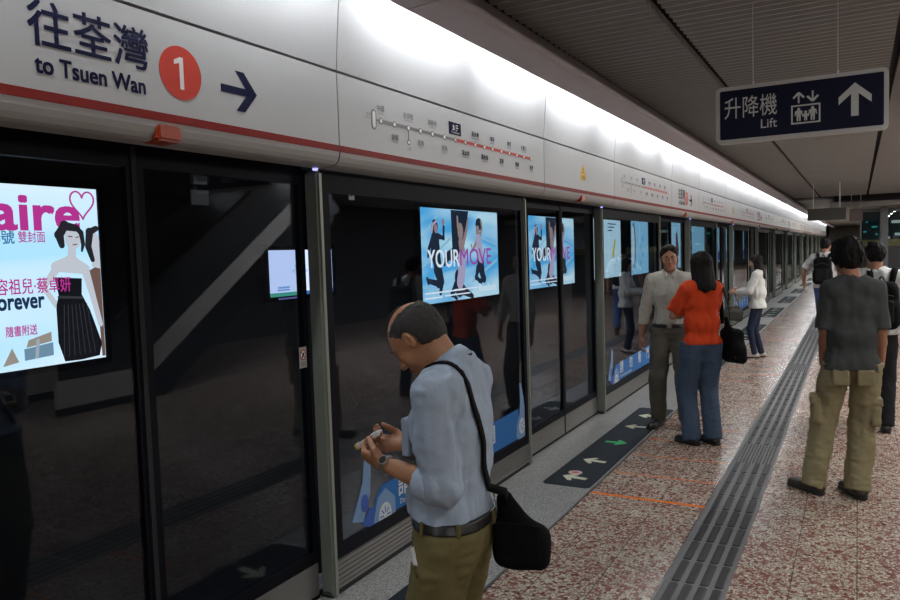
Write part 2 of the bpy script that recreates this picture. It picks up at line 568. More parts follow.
# fascia module
FO = 0.022
def make_fascia(y0, y1):
    t = thing('fascia_panel', '', 'fascia panel', (0, y0 + FO, 0))
    L = y1 - y0; g = 0.0045
    lower = [(-2.205, 2.640), (-2.205, 2.262), (-2.207, 2.240), (-2.217, 2.218), (-2.236, 2.202), (-2.262, 2.194), (-2.335, 2.190), (-2.335, 2.23), (-2.26, 2.23), (-2.26, 2.640)]
    MB().extr_y(lower, g, L - g).build('lower_panel', M_white, t)
    upper = [(-2.205, 2.652), (-2.192, 2.80), (-2.178, 2.95), (-2.163, 3.05), (-2.14, 3.12), (-2.10, 3.17), (-2.05, 3.19), (-2.2, 3.19), (-2.26, 3.1), (-2.26, 2.652)]
    sh = lambda P: [(x - 0.004 if x > -2.25 else x, z) for x, z in P]
    MB().extr_y(sh(lower), L - g, L + g).extr_y(sh(upper), L - g, L + g).build('joint_seal', M_rubber, t)
    MB().extr_y(upper, g, L - g).build('upper_panel', M_white, t)
    MB().box((-2.2055, g, 2.262), (-2.2025, L - g, 2.293)).build('red_stripe', M_redline, t)
    return t

FACE = -2.2045
def fasc_frame(y):
    return Frame2D((FACE, y, 0), (0, 1, 0), (0, 0, 1), 0.0012)

def route_map(t):
    F = fasc_frame(0)
    F.o = Vector((FACE, 0, 0))
    zl = 2.461
    n = 16
    ys = [3.296, 3.426, 3.569, 3.699, 3.836, 3.981, 4.121, 4.256, 4.398, 4.532, 4.66, 4.803, 4.94, 5.075, 5.205, 5.345]
    o0 = 2.93
    ys = [y - o0 for y in ys]
    g = MB(); F.rect(g, ys[0], zl - 0.009, ys[6], zl + 0.009)
    F.rect(g, ys[2] - 0.004, zl - 0.075, ys[2] + 0.004, zl)
    F.rect(g, ys[0] - 0.05, zl - 0.005, ys[0], zl + 0.005)
    g.build('grey_line', M_greyprint, t, label='grey printed half of the route line')
    r = MB(); F.rect(r, ys[6], zl - 0.010, ys[15], zl + 0.010)
    r.build('red_line', M_redprint, t, label='red printed half of the route line')
    for i, y in enumerate(ys):
        d = MB(); F.disc(d, y, zl, 0.017, n=16, lift=1.3); d = d.build('station_ring', M_greyprint, t)
        dw = MB(); F.disc(dw, y, zl, 0.011, n=16, lift=1.8); dw.build('station_dot', M_whiteprint, d)
    yi = ys[0] - 0.065
    pr = None
    for mt, nm, r_, l_ in ((M_greyprint, 'interchange_ring', 0.022, 1.3), (M_whiteprint, 'interchange_dot', 0.013, 1.8)):
        mbx = MB(); n_ = 10
        F.prism(mbx, [(yi + r_ * math.cos(PI * k / n_), zl + 0.03 + r_ * math.sin(PI * k / n_)) for k in range(n_ + 1)] + [(yi - r_ * math.cos(PI * k / n_), zl - 0.03 - r_ * math.sin(PI * k / n_)) for k in range(n_ + 1)], l_)
        pr = mbx.build(nm, mt, pr or t)
    d = MB(); F.disc(d, ys[2], zl - 0.08, 0.016, n=16, lift=1.3); d = d.build('station_ring', M_greyprint, t)
    d2 = MB(); F.disc(d2, ys[2], zl - 0.08, 0.009, n=16, lift=1.8); d2.build('station_dot', M_whiteprint, d)
    zh = ['中環', '金鐘', '尖沙咀', '佐敦', '油麻地', '旺角', '太子', '深水埗', '長沙灣', '荔枝角', '美孚', '荔景', '葵芳', '葵興', '大窩口', '荃灣']
    en = ['Central', 'Admiralty', 'Tsim Sha Tsui', 'Jordan', 'Yau Ma Tei', 'Mong Kok', 'Prince Edward', 'Sham Shui Po', 'Cheung Sha Wan', 'Lai Chi Kok',
          'Mei Foo', 'Lai King', 'Kwai Fong', 'Kwai Hing', 'Tai Wo Hau', 'Tsuen Wan']
    for i, y in enumerate(ys):
        if i == 6: continue
        up = i % 2 == 0
        mb = MB()
        F.text(mb, zh[i], y, zl + 0.052 if up else zl - 0.082, 0.036, 0.0006, 'CENTER')
        F.text(mb, en[i], y, zl + 0.034 if up else zl - 0.100, 0.016, 0.0, 'CENTER')
        mb.build('station_name', M_greyprint if i < 6 else M_navy, t)
    mb = MB(); F.text(mb, '香港', yi - 0.05, zl + 0.012, 0.022, 0, 'CENTER'); F.text(mb, 'Hong Kong', yi - 0.065, zl - 0.002, 0.013, 0, 'CENTER'); mb.build('station_name', M_greyprint, t)
    mb = MB(); F.text(mb, '尖東', ys[2], zl - 0.125, 0.024, 0, 'CENTER'); mb.build('station_name', M_greyprint, t)
    b = MB(); F.rect(b, ys[6] - 0.078, zl + 0.03, ys[6] + 0.078, zl + 0.105)
    bx = b.build('current_station_box', M_navy, t)
    wt = MB(); F.text(wt, '太子', ys[6], zl + 0.058, 0.042, 0.0006, 'CENTER', lift=2.5); F.text(wt, 'Prince Edward', ys[6], zl + 0.038, 0.018, 0, 'CENTER', lift=2.5)
    wt.build('current_station_name', M_whiteprint, bx)

def direction_sign(t, y0m):
    """text block; y values are world minus module start"""
    F = fasc_frame(0); F.o = Vector((FACE, 0, 0))
    q = y0m
    a = MB()
    F.text(a, '往荃灣', 1.395 - q, 2.442, 0.152, 0.0017, sx=0.98)
    F.text(a, 'to Tsuen Wan', 1.415 - q, 2.347, 0.079, 0.0018, sx=0.87)
    a.build('lettering', M_navy, t, label='navy lettering')
    c = MB(); F.disc(c, 1.978 - q, 2.452, 0.098, n=48)
    ci = c.build('line_number_disc', M_redprint, t, label='red disc')
    n = MB()
    F.prism(n, [(1.972 - q, 2.392), (1.990 - q, 2.392), (1.990 - q, 2.510), (1.975 - q, 2.510), (1.948 - q, 2.496), (1.948 - q, 2.480), (1.972 - q, 2.488)], 1.6)
    n.build('numeral', M_whiteprint, ci, label='white numeral')
    w_ = MB()
    y = 2.175 - q; z = 2.437
    F.rect(w_, y, z - 0.015, y + 0.15, z + 0.015)
    for s in (-1, 1):
        F.prism(w_, [(y + 0.200, z), (y + 0.128, z + s * 0.080), (y + 0.080, z + s * 0.080), (y + 0.150, z)])
    w_.build('arrow', M_navy, t, label='navy arrow')

def build_edge():
    names_near = {}
    K = 14
    # proto doors / panels
    # first ones are real builds, the rest copies
    fixed0 = make_fixed(0, DC + HW + 0.02, DC + PITCH - HW - 0.02)
    door0 = make_doors(0, DC)
    fx = make_fascia(DC + HW, DC + PITCH - HW)
    route_map(fx)
    fdA = make_fascia(DC - HW, DC + HW); direction_sign(fdA, DC - HW + FO)
    fdB = make_fascia(DC + PITCH - HW, DC + PITCH + HW)
    # triangular warning on the plain module
    F = fasc_frame(0); F.o = Vector((FACE, 0, 0))
    yc = 6.585 - (DC + PITCH - HW + FO)
    tri = MB(); F.prism(tri, [(yc - 0.075, 2.445), (yc + 0.075, 2.445), (yc, 2.53)])
    wt = tri.build('warning_triangle', M_yellow, fdB)
    x = MB(); F.prism(x, [(yc - 0.008, 2.495), (yc - 0.004, 2.462), (yc + 0.004, 2.462), (yc + 0.008, 2.495)], 1.5); F.disc(x, yc, 2.455, 0.005, n=8, lift=1.5)
    F.prism(x, [(yc - 0.062, 2.451), (yc + 0.062, 2.451), (yc + 0.062, 2.454), (yc - 0.062, 2.454)], 1.5)
    x.build('exclamation_mark', M_blackprint, wt)
    pl = MB(); F.rect(pl, yc - 0.07, 2.385, yc + 0.07, 2.44)
    pl_ = pl.build('warning_plate', M_yellow, fdB)
    x = MB(); F.text(x, '小心', yc, 2.395, 0.045, 0.001, 'CENTER', lift=1.5)
    x.build('warning_text', M_blackprint, pl_)
    bpy.context.view_layer.update()
    for o in list(bpy.data.objects):
        if o.parent is not None:
            CH.setdefault(o.parent.name, []).append(o)
    far = 'screen-door panels far down the platform'
    def nth(k): return ORD[k]
    # doors
    for k in range(K):
        d = door0 if k == 0 else copy_tree(door0)
        d.location.y = DC + PITCH * k
        d['label'] = ('closed pair of glass sliding platform doors, %s pair from the left' % nth(k))
        d['group'] = 'sliding platform screen doors'
    for k in range(-1, K):
        p = fixed0 if k == 0 else copy_tree(fixed0)
        p.location.y = DC + PITCH * k + HW + 0.02
        if k == -1:
            p['label'] = 'fixed glass screen panel beyond the left picture edge'
        else:
            p['label'] = 'fixed full-height glass screen panel with ribbed kick plate, %s fixed panel from the left' % nth(k)
        p['group'] = 'fixed glass screen panels'
    for k in range(-1, K):
        f = fx if k == 0 else copy_tree(fx)
        f.location.y = DC + PITCH * k + HW + FO
        f['label'] = ('white fascia panel with printed railway route map, %s map from the left' % nth(k)) if k >= 0 else 'white route-map fascia panel beyond the left picture edge'
        f['group'] = 'route map fascia panels'
    for k in range(K):
        src = fdB if k in (1, 3, 5, 7, 9, 11) else fdA
        if k == 0: f = fdA
        elif k == 1: f = fdB
        else: f = copy_tree(src)
        f.location.y = DC + PITCH * k - HW + FO
        if src is fdA:
            f['label'] = ('white fascia panel reading to Tsuen Wan with red disc, %s from the left' % nth(k // 2))
            f['group'] = 'direction fascia panels'
        else:
            f['label'] = ('white fascia panel with small yellow warning triangle, %s such panel from the left' % nth(k // 2))
            f['group'] = 'warning fascia panels'
    # orange door lamps on the lip over each doorway
    lamp = MB().bbox((-2.31, -0.055, 2.192), (-2.196, 0.055, 2.255), 0.01)
    l0 = lamp.build('door_warning_lamp', M_amber)
    for k in range(K):
        l = l0 if k == 0 else link(l0.copy())
        l.location.y = DC - 0.02 + PITCH * k
        tag(l, 'small orange door lamp under the red stripe, %s lamp from the left' % nth(k), 'lamp', 'orange door lamps')
    for k in range(5):
        b = MB().bbox((-2.345, -0.012, 2.18), (-2.325, 0.012, 2.1985), 0.003).build('indicator_light', emis('blue_led', (0.35, 0.35, 1.0), 2.0))
        b.location.y = 2.90 + PITCH * k
        tag(b, 'tiny blue-white indicator light under the fascia above the %s grey post' % nth(k), 'light', 'indicator lights')
build_edge()
# header beam behind the fascia lip, above the doors
struct('trim_8', MB().box((-2.60, -6, 2.225), (-2.345, YE, 2.318)), M_dark)
struct('trim_9', MB().box((-2.60, 65.0, 0), (-2.34, YE, 2.22)), M_dark)
# ------------------------------------------------------------------ tactile strip
def tactile():
    t = MB().box((-0.885, -5.9, 0.0), (-0.585, YE - 0.2, 0.004)).build('tactile_paving', mat('tactile_grey_plate', (0.15, 0.15, 0.15), 0.55, spec=0.3, noise=0.1, nscale=5))
    tag(t, 'dark grey ribbed tactile guide strip running along the tiled platform', 'tactile paving', kind=None)
    b = MB(); dots = MB()
    y = -5.8
    cols = [-0.855 + 0.072 * i for i in range(4)]
    while y < 62:
        ph = (y - (DC + PITCH) + 46.5) % PITCH
        near = abs((y - 6.52 + 46.5 + PITCH / 2) % PITCH - PITCH / 2) < 0.34
        if near and y < 26:
            for i in range(11):
                for j in range(6):
                    x = -0.858 + 0.0247 * i; yy = y + 0.012 + j * 0.052
                    dots.add([(x - 0.007, yy - 0.014, 0.004), (x + 0.007, yy - 0.014, 0.004), (x + 0.007, yy + 0.014, 0.004), (x - 0.007, yy + 0.014, 0.004),
                              (x - 0.004, yy - 0.010, 0.008), (x + 0.004, yy - 0.010, 0.008), (x + 0.004, yy + 0.010, 0.008), (x - 0.004, yy + 0.010, 0.008)],
                             [(0, 1, 5, 4), (1, 2, 6, 5), (2, 3, 7, 6), (3, 0, 4, 7), (4, 5, 6, 7)])
            y += 0.31
            continue
        for x in cols:
            x0, x1 = x - 0.003, x + 0.043
            L = 0.285
            vs = []
            for z, q in ((0.004, 0.0), (0.009, 0.006)):
                vs += [(x0 + q, y + 0.010 + q, z), (x0 + 0.010 + q * 0.4, y + q, z), (x1 - 0.010 - q * 0.4, y + q, z), (x1 - q, y + 0.010 + q, z),
                       (x1 - q, y + L - 0.010 - q, z), (x1 - 0.010 - q * 0.4, y + L - q, z), (x0 + 0.010 + q * 0.4, y + L - q, z), (x0 + q, y + L - 0.010 - q, z)]
            b.add(vs, [(i, (i + 1) % 8, (i + 1) % 8 + 8, i + 8) for i in range(8)] + [tuple(range(8, 16))])
        y += 0.30
    o = b.build('raised_bars', mat('tactile_dark_bar', (0.022, 0.022, 0.024), 0.5, spec=0.3), t); o['kind'] = 'stuff'
    o = dots.build('raised_dots', mat('tactile_dark_dot', (0.022, 0.022, 0.024), 0.5, spec=0.3), t); o['kind'] = 'stuff'
    e = MB().box((-0.895, -5.9, 0.0), (-0.886, YE - 0.2, 0.006)).box((-0.584, -5.9, 0.0), (-0.575, YE - 0.2, 0.006))
    e.build('edge_trim', mat('tactile_edge', (0.13, 0.13, 0.135), 0.35), t)
tactile()

# ------------------------------------------------------------------ door mats with arrows
M_mat = mat('mat_black_navy', (0.009, 0.014, 0.020), 0.7, spec=0.2, noise=0.15, nscale=60)
M_cream = mat('cream_arrow_paint', (0.58, 0.58, 0.42), 0.6)
M_green = mat('green_arrow_paint', (0.02, 0.42, 0.12), 0.6)
def arrow_poly(cx, cy, L, ang):
    P = [(0.5, 0), (0.12, 0.36), (-0.02, 0.36), (-0.02, 0.27), (0.10, 0.11), (-0.5, 0.11), (-0.5, -0.11), (0.10, -0.11), (-0.02, -0.27), (-0.02, -0.36), (0.12, -0.36)]
    c, s = math.cos(ang), math.sin(ang)
    return [(cx + L * (x * c - y * s), cy + L * (x * s + y * c)) for x, y in P]
def make_mat():
    t = thing('door_floor_marking', '', 'floor marking', (-1.91, 0, 0))
    m = MB()
    w2, l2, c = 0.185, 1.45, 0.03
    poly = [(-w2 + c, -l2), (w2 - c, -l2), (w2, -l2 + c), (w2, l2 - c), (w2 - c, l2), (-w2 + c, l2), (-w2, l2 - c), (-w2, -l2 + c)]
    F = Frame2D((0, 0, 0.0), (1, 0, 0), (0, 1, 0), 0.003)
    F.prism(m, poly)
    m.build('mat_sheet', M_mat, t)
    for dy, ang, mt, nm in ((-1.23, PI - 0.1, M_cream, 'cream'), (-0.74, PI - 0.1, M_cream, 'cream'), (-0.10, 0.0, M_green, 'green'), (0.55, PI + 0.1, M_cream, 'cream'), (1.06, PI + 0.1, M_cream, 'cream')):
        a = MB()
        F2 = Frame2D((0, 0, 0.003), (1, 0, 0), (0, 1, 0), 0.001)
        pl = arrow_poly(0, 0, 0.20, ang)
        pl = [(x, y * 1.15 + dy) for x, y in pl]
        F2.prism(a, pl)
        a.build('arrow', mt, t, label='%s arrow' % nm)
    return t
m0 = make_mat()
for o in m0.children: CH.setdefault(m0.name, []).append(o)
for k in range(12):
    m_ = m0 if k == 0 else copy_tree(m0)
    m_.location.y = DC + PITCH * k
    m_['label'] = 'long black floor marking with cream and green arrows before the doors, %s marking from the left' % ORD[k]
    m_['group'] = 'black door floor markings'
st = MB(); F = Frame2D((-1.945, 5.47, 0.003), (1, 0, 0), (0, 1, 0), 0.0015); F.disc(st, 0, 0, 0.055, 0.05, n=20)
o = st.build('round_sticker', mat('pale_pink_sticker', (0.55, 0.42, 0.42), 0.5)); tag(o, 'small pale pink round sticker beside a floor marking arrow', 'sticker')
q = MB(); F.eps = 0.0022; F.disc(q, 0, 0, 0.028, 0.024, n=16); q.build('printed_dot', M_redprint, o, label='red printed centre')

# ------------------------------------------------------------------ stickers on the glass
M_skyblue = mat('sticker_blue', (0.03, 0.15, 0.42), 0.5, spec=0.2)
M_pale = mat('sticker_pale_blue', (0.20, 0.32, 0.52), 0.5, spec=0.2)
M_palewhite = mat('sticker_white', (0.62, 0.66, 0.70), 0.45)
M_midblue = mat('sticker_deep_blue', (0.03, 0.10, 0.42), 0.45)
def glass_sticker(k):
    yb = PITCH * k
    t = thing('glass_sticker', 'blue strip sticker with white characters and printed clocks low on the %s fixed glass panel' % ORD[k], 'sticker', (XD - 0.012, yb, 0), 0, 'blue clock stickers')
    F = Frame2D((0, 0, 0), (0, 1, 0), (0, 0, 1), 0.001)
    b = MB(); F.prism(b, [(3.30, 0.262), (5.40, 0.262), (5.36, 0.50), (3.42, 0.45), (3.36, 0.40)])
    bb = b.build('blue_band', M_skyblue, t)
    x = 3.58
    for ch in '請勿衝門':
        tx = MB(); F.text(tx, ch, x, 0.345, 0.15, 0.002, lift=2); x += 0.40
        tx.build('white_character', M_palewhite, bb)
    tx = MB()
    F.text(tx, 'Do not rush for the doors', 3.60, 0.285, 0.045, 0.0005, lift=2)
    tx.build('white_caption', M_palewhite, bb)
    def bottle(y, z, s, tilt, nm):
        c, s_ = math.cos(tilt), math.sin(tilt)
        R = lambda P: [(y + (a * c - d * s_) * s, z + (a * s_ + d * c) * s) for a, d in P]
        body = MB(); F.prism(body, R([(-0.11, -0.13), (0.02, -0.17), (0.11, -0.09), (0.12, 0.06), (0.03, 0.15), (-0.06, 0.12), (-0.12, 0.0)]), 3)
        bo = body.build('printed_clock', M_pale, t)
        f = MB(); P = R([(0.0, -0.01)])[0]; F.disc(f, P[0], P[1], 0.068 * s, 0.078 * s, n=20, lift=4); f.build('clock_face', M_palewhite, bo)
        h = MB()
        for q in range(8):
            a = q * PI / 4
            F.line(h, (P[0] + 0.02 * s * math.cos(a), P[1] + 0.02 * s * math.sin(a)), (P[0] + 0.055 * s * math.cos(a), P[1] + 0.055 * s * math.sin(a)), 0.008 * s, lift=5)
        h.build('clock_marks', M_midblue, bo)
    bottle(3.44, 0.28, 0.95, 0.1, 0); bottle(5.42, 0.36, 0.8, -0.2, 1)
    s = MB()
    s_ = s
    F.prism(s, [(3.13, 0.33), (3.23, 0.30), (3.30, 0.44), (3.32, 0.62), (3.26, 0.66), (3.235, 0.52)], 3)
    s.build('printed_wrap', M_pale, t, label='pale blue folded paper shape'); s = MB()
    F.prism(s, [(5.38, 0.45), (5.50, 0.42), (5.46, 0.58), (5.42, 0.70), (5.39, 0.70), (5.40, 0.56)], 3)
    s.build('printed_wrap', M_pale, t, label='pale blue folded paper shape')
    s = MB(); F.prism(s, [(3.22, 0.28), (3.33, 0.24), (3.38, 0.33), (3.30, 0.36)], 2)
    F.disc(s, 3.245, 0.40, 0.035, 0.05, n=16, lift=4)
    s.build('printed_deep_blue_shape', M_midblue, t)  # deep blue printed shapes beside the folded paper
for k in range(4): glass_sticker(k)

def small_plate(name, label, y, z, wd, ht, cat='sticker', x=None):
    x = XD - 0.012 if x is None else x
    F = Frame2D((x, y, z), (0, 1, 0), (0, 0, 1), 0.0012)
    b = MB(); F.rect(b, 0, 0, wd, ht)
    o = b.build(name, mat('plate_grey_white', (0.42, 0.42, 0.40), 0.5)); tag(o, label, cat)
    F.eps = 0.002
    return o, F
o, F = small_plate('number_plate', 'small white plate with the numeral 7 high on the first fixed glass panel', 3.215, 2.055, 0.05, 0.085, 'number plate', XD + 0.0005 - 0.012)
b = MB(); F.text(b, '7', 0.025, 0.018, 0.07, 0.001, 'CENTER'); b.build('numeral', M_blackprint, o)
# no-leaning sticker on the door leaf beside the grey post
XL = XD - 0.07
o, F = small_plate('warning_sticker', 'small white no-leaning sticker on the black door edge left of the grey post', 2.83, 1.205, 0.055, 0.105, 'sticker', XL + 0.0005)
b = MB(); F.disc(b, 0.027, 0.066, 0.024, 0.027, n=24); r_ = b.build('red_ring', M_redprint, o)
b = MB(); F.eps = 0.0026; F.disc(b, 0.027, 0.066, 0.018, 0.021, n=24); b.build('ring_centre', M_whiteprint, r_)
b = MB(); F.eps = 0.0032; F.limb(b, [(0.020, 0.052), (0.027, 0.066), (0.034, 0.074)], [0.008, 0.012, 0.009]); F.line(b, (0.012, 0.083), (0.043, 0.050), 0.004)
b.build('figure_mark', M_blackprint, r_)
b = MB(); F.line(b, (0.008, 0.026), (0.047, 0.026), 0.006); F.line(b, (0.012, 0.014), (0.043, 0.014), 0.005); b.build('caption_line', M_greyprint, o)
# hanging luggage-tag style notice seen high behind the nearest door
t = thing('ceiling_notice', 'small grey notice on a ribbed bracket high behind the nearest sliding door', 'sign', (-2.52, 2.30, 0))
MB().box((-0.02, 0.0, 2.09), (0.0, 0.075, 2.215)).build('bracket', M_alu, t)
b = MB().box((-0.012, -0.012, 2.00), (-0.004, 0.085, 2.065)); b.build('notice_plate', mat('notice_grey', (0.22, 0.22, 0.20), 0.6), t)

# ------------------------------------------------------------------ lit advertising boxes on the tunnel wall
XW = -6.0
PW = 1.35
def lightbox(name, label, y0, y1, z0, z1, col, s=PW, group='lit advertising boxes on the tunnel wall'):
    t = thing(name, label, 'advertising lightbox', (XW, y0, z0), 0, group)
    W, H = y1 - y0, z1 - z0
    fr = MB(); d = 0.05
    fr.box((-0.06, -d, -d), (0.02, 0, H + d)).box((-0.06, W, -d), (0.02, W + d, H + d)).box((-0.06, 0, -d), (0.02, W, 0)).box((-0.06, 0, H), (0.02, W, H + d))
    fr.build('frame', M_frame, t)
    pn = MB().box((-0.05, 0, 0), (0.0, W, H)).build('lit_panel', emis('lit_' + name + '_%d' % int(y0 * 10), col, s), t)
    return t, pn, Frame2D((0, 0, 0), (0, 1, 0), (0, 0, 1), 0.002), W, H
def fitted(F, txt, x0, x1, yb, h, bold=0.0, lift=1.0):
    m1 = MB(); F0 = Frame2D((0, 0, 0), (1, 0, 0), (0, 1, 0), 0)
    F0.text(m1, txt, 0, 0, 1.0, bold / h * 0.6)
    xs = [v[0] for v in m1.v]; ys = [v[1] for v in m1.v]
    ax = (x1 - x0) / (max(xs) - min(xs)); ay = h / (max(ys) - 0.0)
    mb = MB()
    mb.add([F.p(x0 + (v[0] - min(xs)) * ax, yb + v[1] * ay, F.eps * lift + v[2]) for v in m1.v], m1.f)
    return mb
E_ = lambda n, c, s=PW: emis('print_' + n, c, s)
# graded backdrop for a print: pale centre to blue corners
def graded(name, c0, c1, s, scale=1.0):
    m = emis(name, c0, s); nt = m.node_tree
    tc = nt.nodes.new('ShaderNodeTexCoord'); nz = nt.nodes.new('ShaderNodeTexNoise')
    mp = nt.nodes.new('ShaderNodeMapping'); mp.inputs['Rotation'].default_value = (0.5, 0, 0); mp.inputs['Scale'].default_value = (1, 0.55 * scale, 2.2 * scale)
    nz.inputs['Scale'].default_value = 1.0; nz.inputs['Detail'].default_value = 1.0; nz.inputs['Distortion'].default_value = 0.6
    nt.links.new(tc.outputs['Object'], mp.inputs[0]); nt.links.new(mp.outputs[0], nz.inputs['Vector'])
    cr = nt.nodes.new('ShaderNodeValToRGB')
    cr.color_ramp.elements[0].position = 0.35; cr.color_ramp.elements[0].color = (*c1, 1)
    cr.color_ramp.elements[1].position = 0.62; cr.color_ramp.elements[1].color = (*c0, 1)
    nt.links.new(nz.outputs['Fac'], cr.inputs[0])
    nt.links.new(cr.outputs[0], nt.nodes['Emission'].inputs[0])
    return m

# magazine cover
t, pn, F, W, H = lightbox('advertising_lightbox', 'bright lit magazine cover advert with pink title letters, at the left edge', 1.40, 4.345, 0.915, 2.43, (0.66, 0.90, 1.0), 1.25)
pn.data.materials[0] = graded('lit_cover', (0.80, 0.95, 1.0), (0.50, 0.84, 0.98), 1.5, 0.6)
PK = E_('pink', (0.85, 0.06, 0.42), 0.9)
Y = lambda y: y - 1.40
Zz = lambda z: z - 0.915
fitted(F, 'marie claire', Y(1.75), Y(4.17), Zz(2.065), 0.30, 0.012).build('title_lettering', PK, t, label='pink title lettering')
h = MB(); pts = []
for i in range(33):
    a = 2 * PI * i / 32
    pts.append((Y(4.20) + 0.0075 * 16 * math.sin(a) ** 3 * 0.95, Zz(2.30) + 0.0085 * (13 * math.cos(a) - 5 * math.cos(2 * a) - 2 * math.cos(3 * a) - math.cos(4 * a))))
for i in range(32): F.line(h, pts[i], pts[i + 1], 0.014, lift=2)
h.build('heart_outline', PK, t)
fitted(F, '年號', Y(3.36), Y(3.58), Zz(1.955), 0.10, 0.002).build('blue_lettering', E_('blue', (0.05, 0.30, 0.55), 0.9), t)
fitted(F, '雙封面', Y(3.61), Y(3.84), Zz(1.965), 0.085, 0.001).build('pink_caption', PK, t)
# woman with a black strapless dress
SKIN = E_('skin', (0.80, 0.80, 0.80), 1.1); BLK = E_('black', (0.012, 0.012, 0.015), 1.0); HAIR = E_('hair', (0.03, 0.03, 0.035), 1.0)
g = MB()
F.limb(g, [(Y(4.08), Zz(1.93)), (Y(4.07), Zz(1.80))], [0.07, 0.08], 2)
F.limb(g, [(Y(3.92), Zz(1.75)), (Y(4.06), Zz(1.77)), (Y(4.19), Zz(1.72))], [0.09, 0.16, 0.09], 2)
F.limb(g, [(Y(3.93), Zz(1.74)), (Y(3.80), Zz(1.58)), (Y(3.90), Zz(1.42))], [0.07, 0.055, 0.045], 2)
F.limb(g, [(Y(4.19), Zz(1.72)), (Y(4.25), Zz(1.48)), (Y(4.31), Zz(1.22))], [0.075, 0.055, 0.045], 2)
F.disc(g, Y(4.09), Zz(1.99), 0.072, 0.098, lift=2.6)
g.build('printed_woman', SKIN, t)
g = MB()
F.prism(g, [(Y(3.90), Zz(1.66)), (Y(4.15), Zz(1.64)), (Y(4.14), Zz(1.50)), (Y(4.21), Zz(1.36)), (Y(4.31), Zz(1.05)), (Y(4.28), Zz(0.94)), (Y(4.10), Zz(0.925)), (Y(3.95), Zz(0.93)), (Y(3.90), Zz(1.10)), (Y(3.90), Zz(1.42)), (Y(3.93), Zz(1.50))], 3)
g.build('printed_black_dress', BLK, t)
g = MB()
for q in range(7):
    x = 3.97 + q * 0.035
    F.line(g, (Y(x), Zz(1.42)), (Y(x + (q - 2) * 0.015), Zz(0.97)), 0.006, lift=3.6)
F.line(g, (Y(3.92), Zz(1.49)), (Y(4.15), Zz(1.47)), 0.022, lift=3.6)
g.build('dress_folds', E_('charcoal', (0.06, 0.06, 0.065), 1.0), t)
g = MB()
F.limb(g, [(Y(4.13), Zz(2.08)), (Y(4.02), Zz(2.10)), (Y(3.965), Zz(2.02)), (Y(3.985), Zz(1.93))], [0.06, 0.09, 0.085, 0.05], 3.2)
F.limb(g, [(Y(4.12), Zz(2.09)), (Y(4.17), Zz(2.04)), (Y(4.185), Zz(1.94)), (Y(4.17), Zz(1.88))], [0.05, 0.05, 0.035, 0.015], 3.2)
g.build('printed_dark_hair', HAIR, t)
g = MB()
F.line(g, (Y(4.045), Zz(2.01)), (Y(4.085), Zz(2.005)), 0.010, lift=3.4); F.line(g, (Y(4.115), Zz(2.00)), (Y(4.145), Zz(2.005)), 0.010, lift=3.4)
F.line(g, (Y(4.085), Zz(1.935)), (Y(4.125), Zz(1.94)), 0.010, lift=3.4)
g.build('printed_features', E_('feature', (0.30, 0.12, 0.12), 1.0), t)
# second woman at the right edge
g = MB(); F.disc(g, Y(4.30), Zz(1.96), 0.045, 0.085, lift=2.2); F.prism(g, [(Y(4.27), Zz(1.90)), (Y(4.34), Zz(1.90)), (Y(4.34), Zz(1.72)), (Y(4.26), Zz(1.74))], 2.2)
g.build('printed_second_woman', SKIN, t)
g = MB(); F.limb(g, [(Y(4.32), Zz(2.08)), (Y(4.255), Zz(2.05)), (Y(4.235), Zz(1.92)), (Y(4.27), Zz(1.80))], [0.05, 0.075, 0.06, 0.04], 2.4)
g.build('printed_bob_hair', HAIR, t)
g = MB(); F.prism(g, [(Y(4.22), Zz(1.70)), (Y(4.34), Zz(1.76)), (Y(4.34), Zz(0.93)), (Y(4.31), Zz(0.93)), (Y(4.30), Zz(1.30))], 1.6)
g.build('printed_brown_dress', E_('brown', (0.25, 0.14, 0.10), 1.0), t)
g = fitted(F, '容祖兒·蔡卓妍', Y(3.40), Y(4.04), Zz(1.545), 0.12, 0.002, lift=4.5); g.build('pink_names', PK, t)
fitted(F, 'Twins Forever', Y(2.95), Y(3.80), Zz(1.415), 0.135, 0.006).build('navy_lettering', E_('navy', (0.02, 0.05, 0.12), 1.0), t)
fitted(F, '隨書附送', Y(3.46), Y(3.72), Zz(1.20), 0.08, 0.002).build('gift_caption', PK, t)
g = MB(); F.prism(g, [(Y(3.60), Zz(0.985)), (Y(3.85), Zz(1.0)), (Y(3.85), Zz(1.11)), (Y(3.60), Zz(1.08))], 1.5); g.build('printed_gift_box', E_('boxblue', (0.25, 0.42, 0.52), 1.0), t)
g = MB(); F.prism(g, [(Y(3.62), Zz(1.09)), (Y(3.84), Zz(1.12)), (Y(3.84), Zz(1.20)), (Y(3.64), Zz(1.15))], 1.5); F.prism(g, [(Y(3.42), Zz(0.96)), (Y(3.55), Zz(0.98)), (Y(3.50), Zz(1.10))], 1.5)
g.build('printed_tan_box', E_('boxtan', (0.50, 0.42, 0.32), 1.0), t)
g = MB(); F.line(g, (Y(3.70), Zz(0.99)), (Y(3.72), Zz(1.15)), 0.03, lift=2); g.build('printed_ribbon', E_('ribbon', (0.55, 0.62, 0.66), 1.0), t)

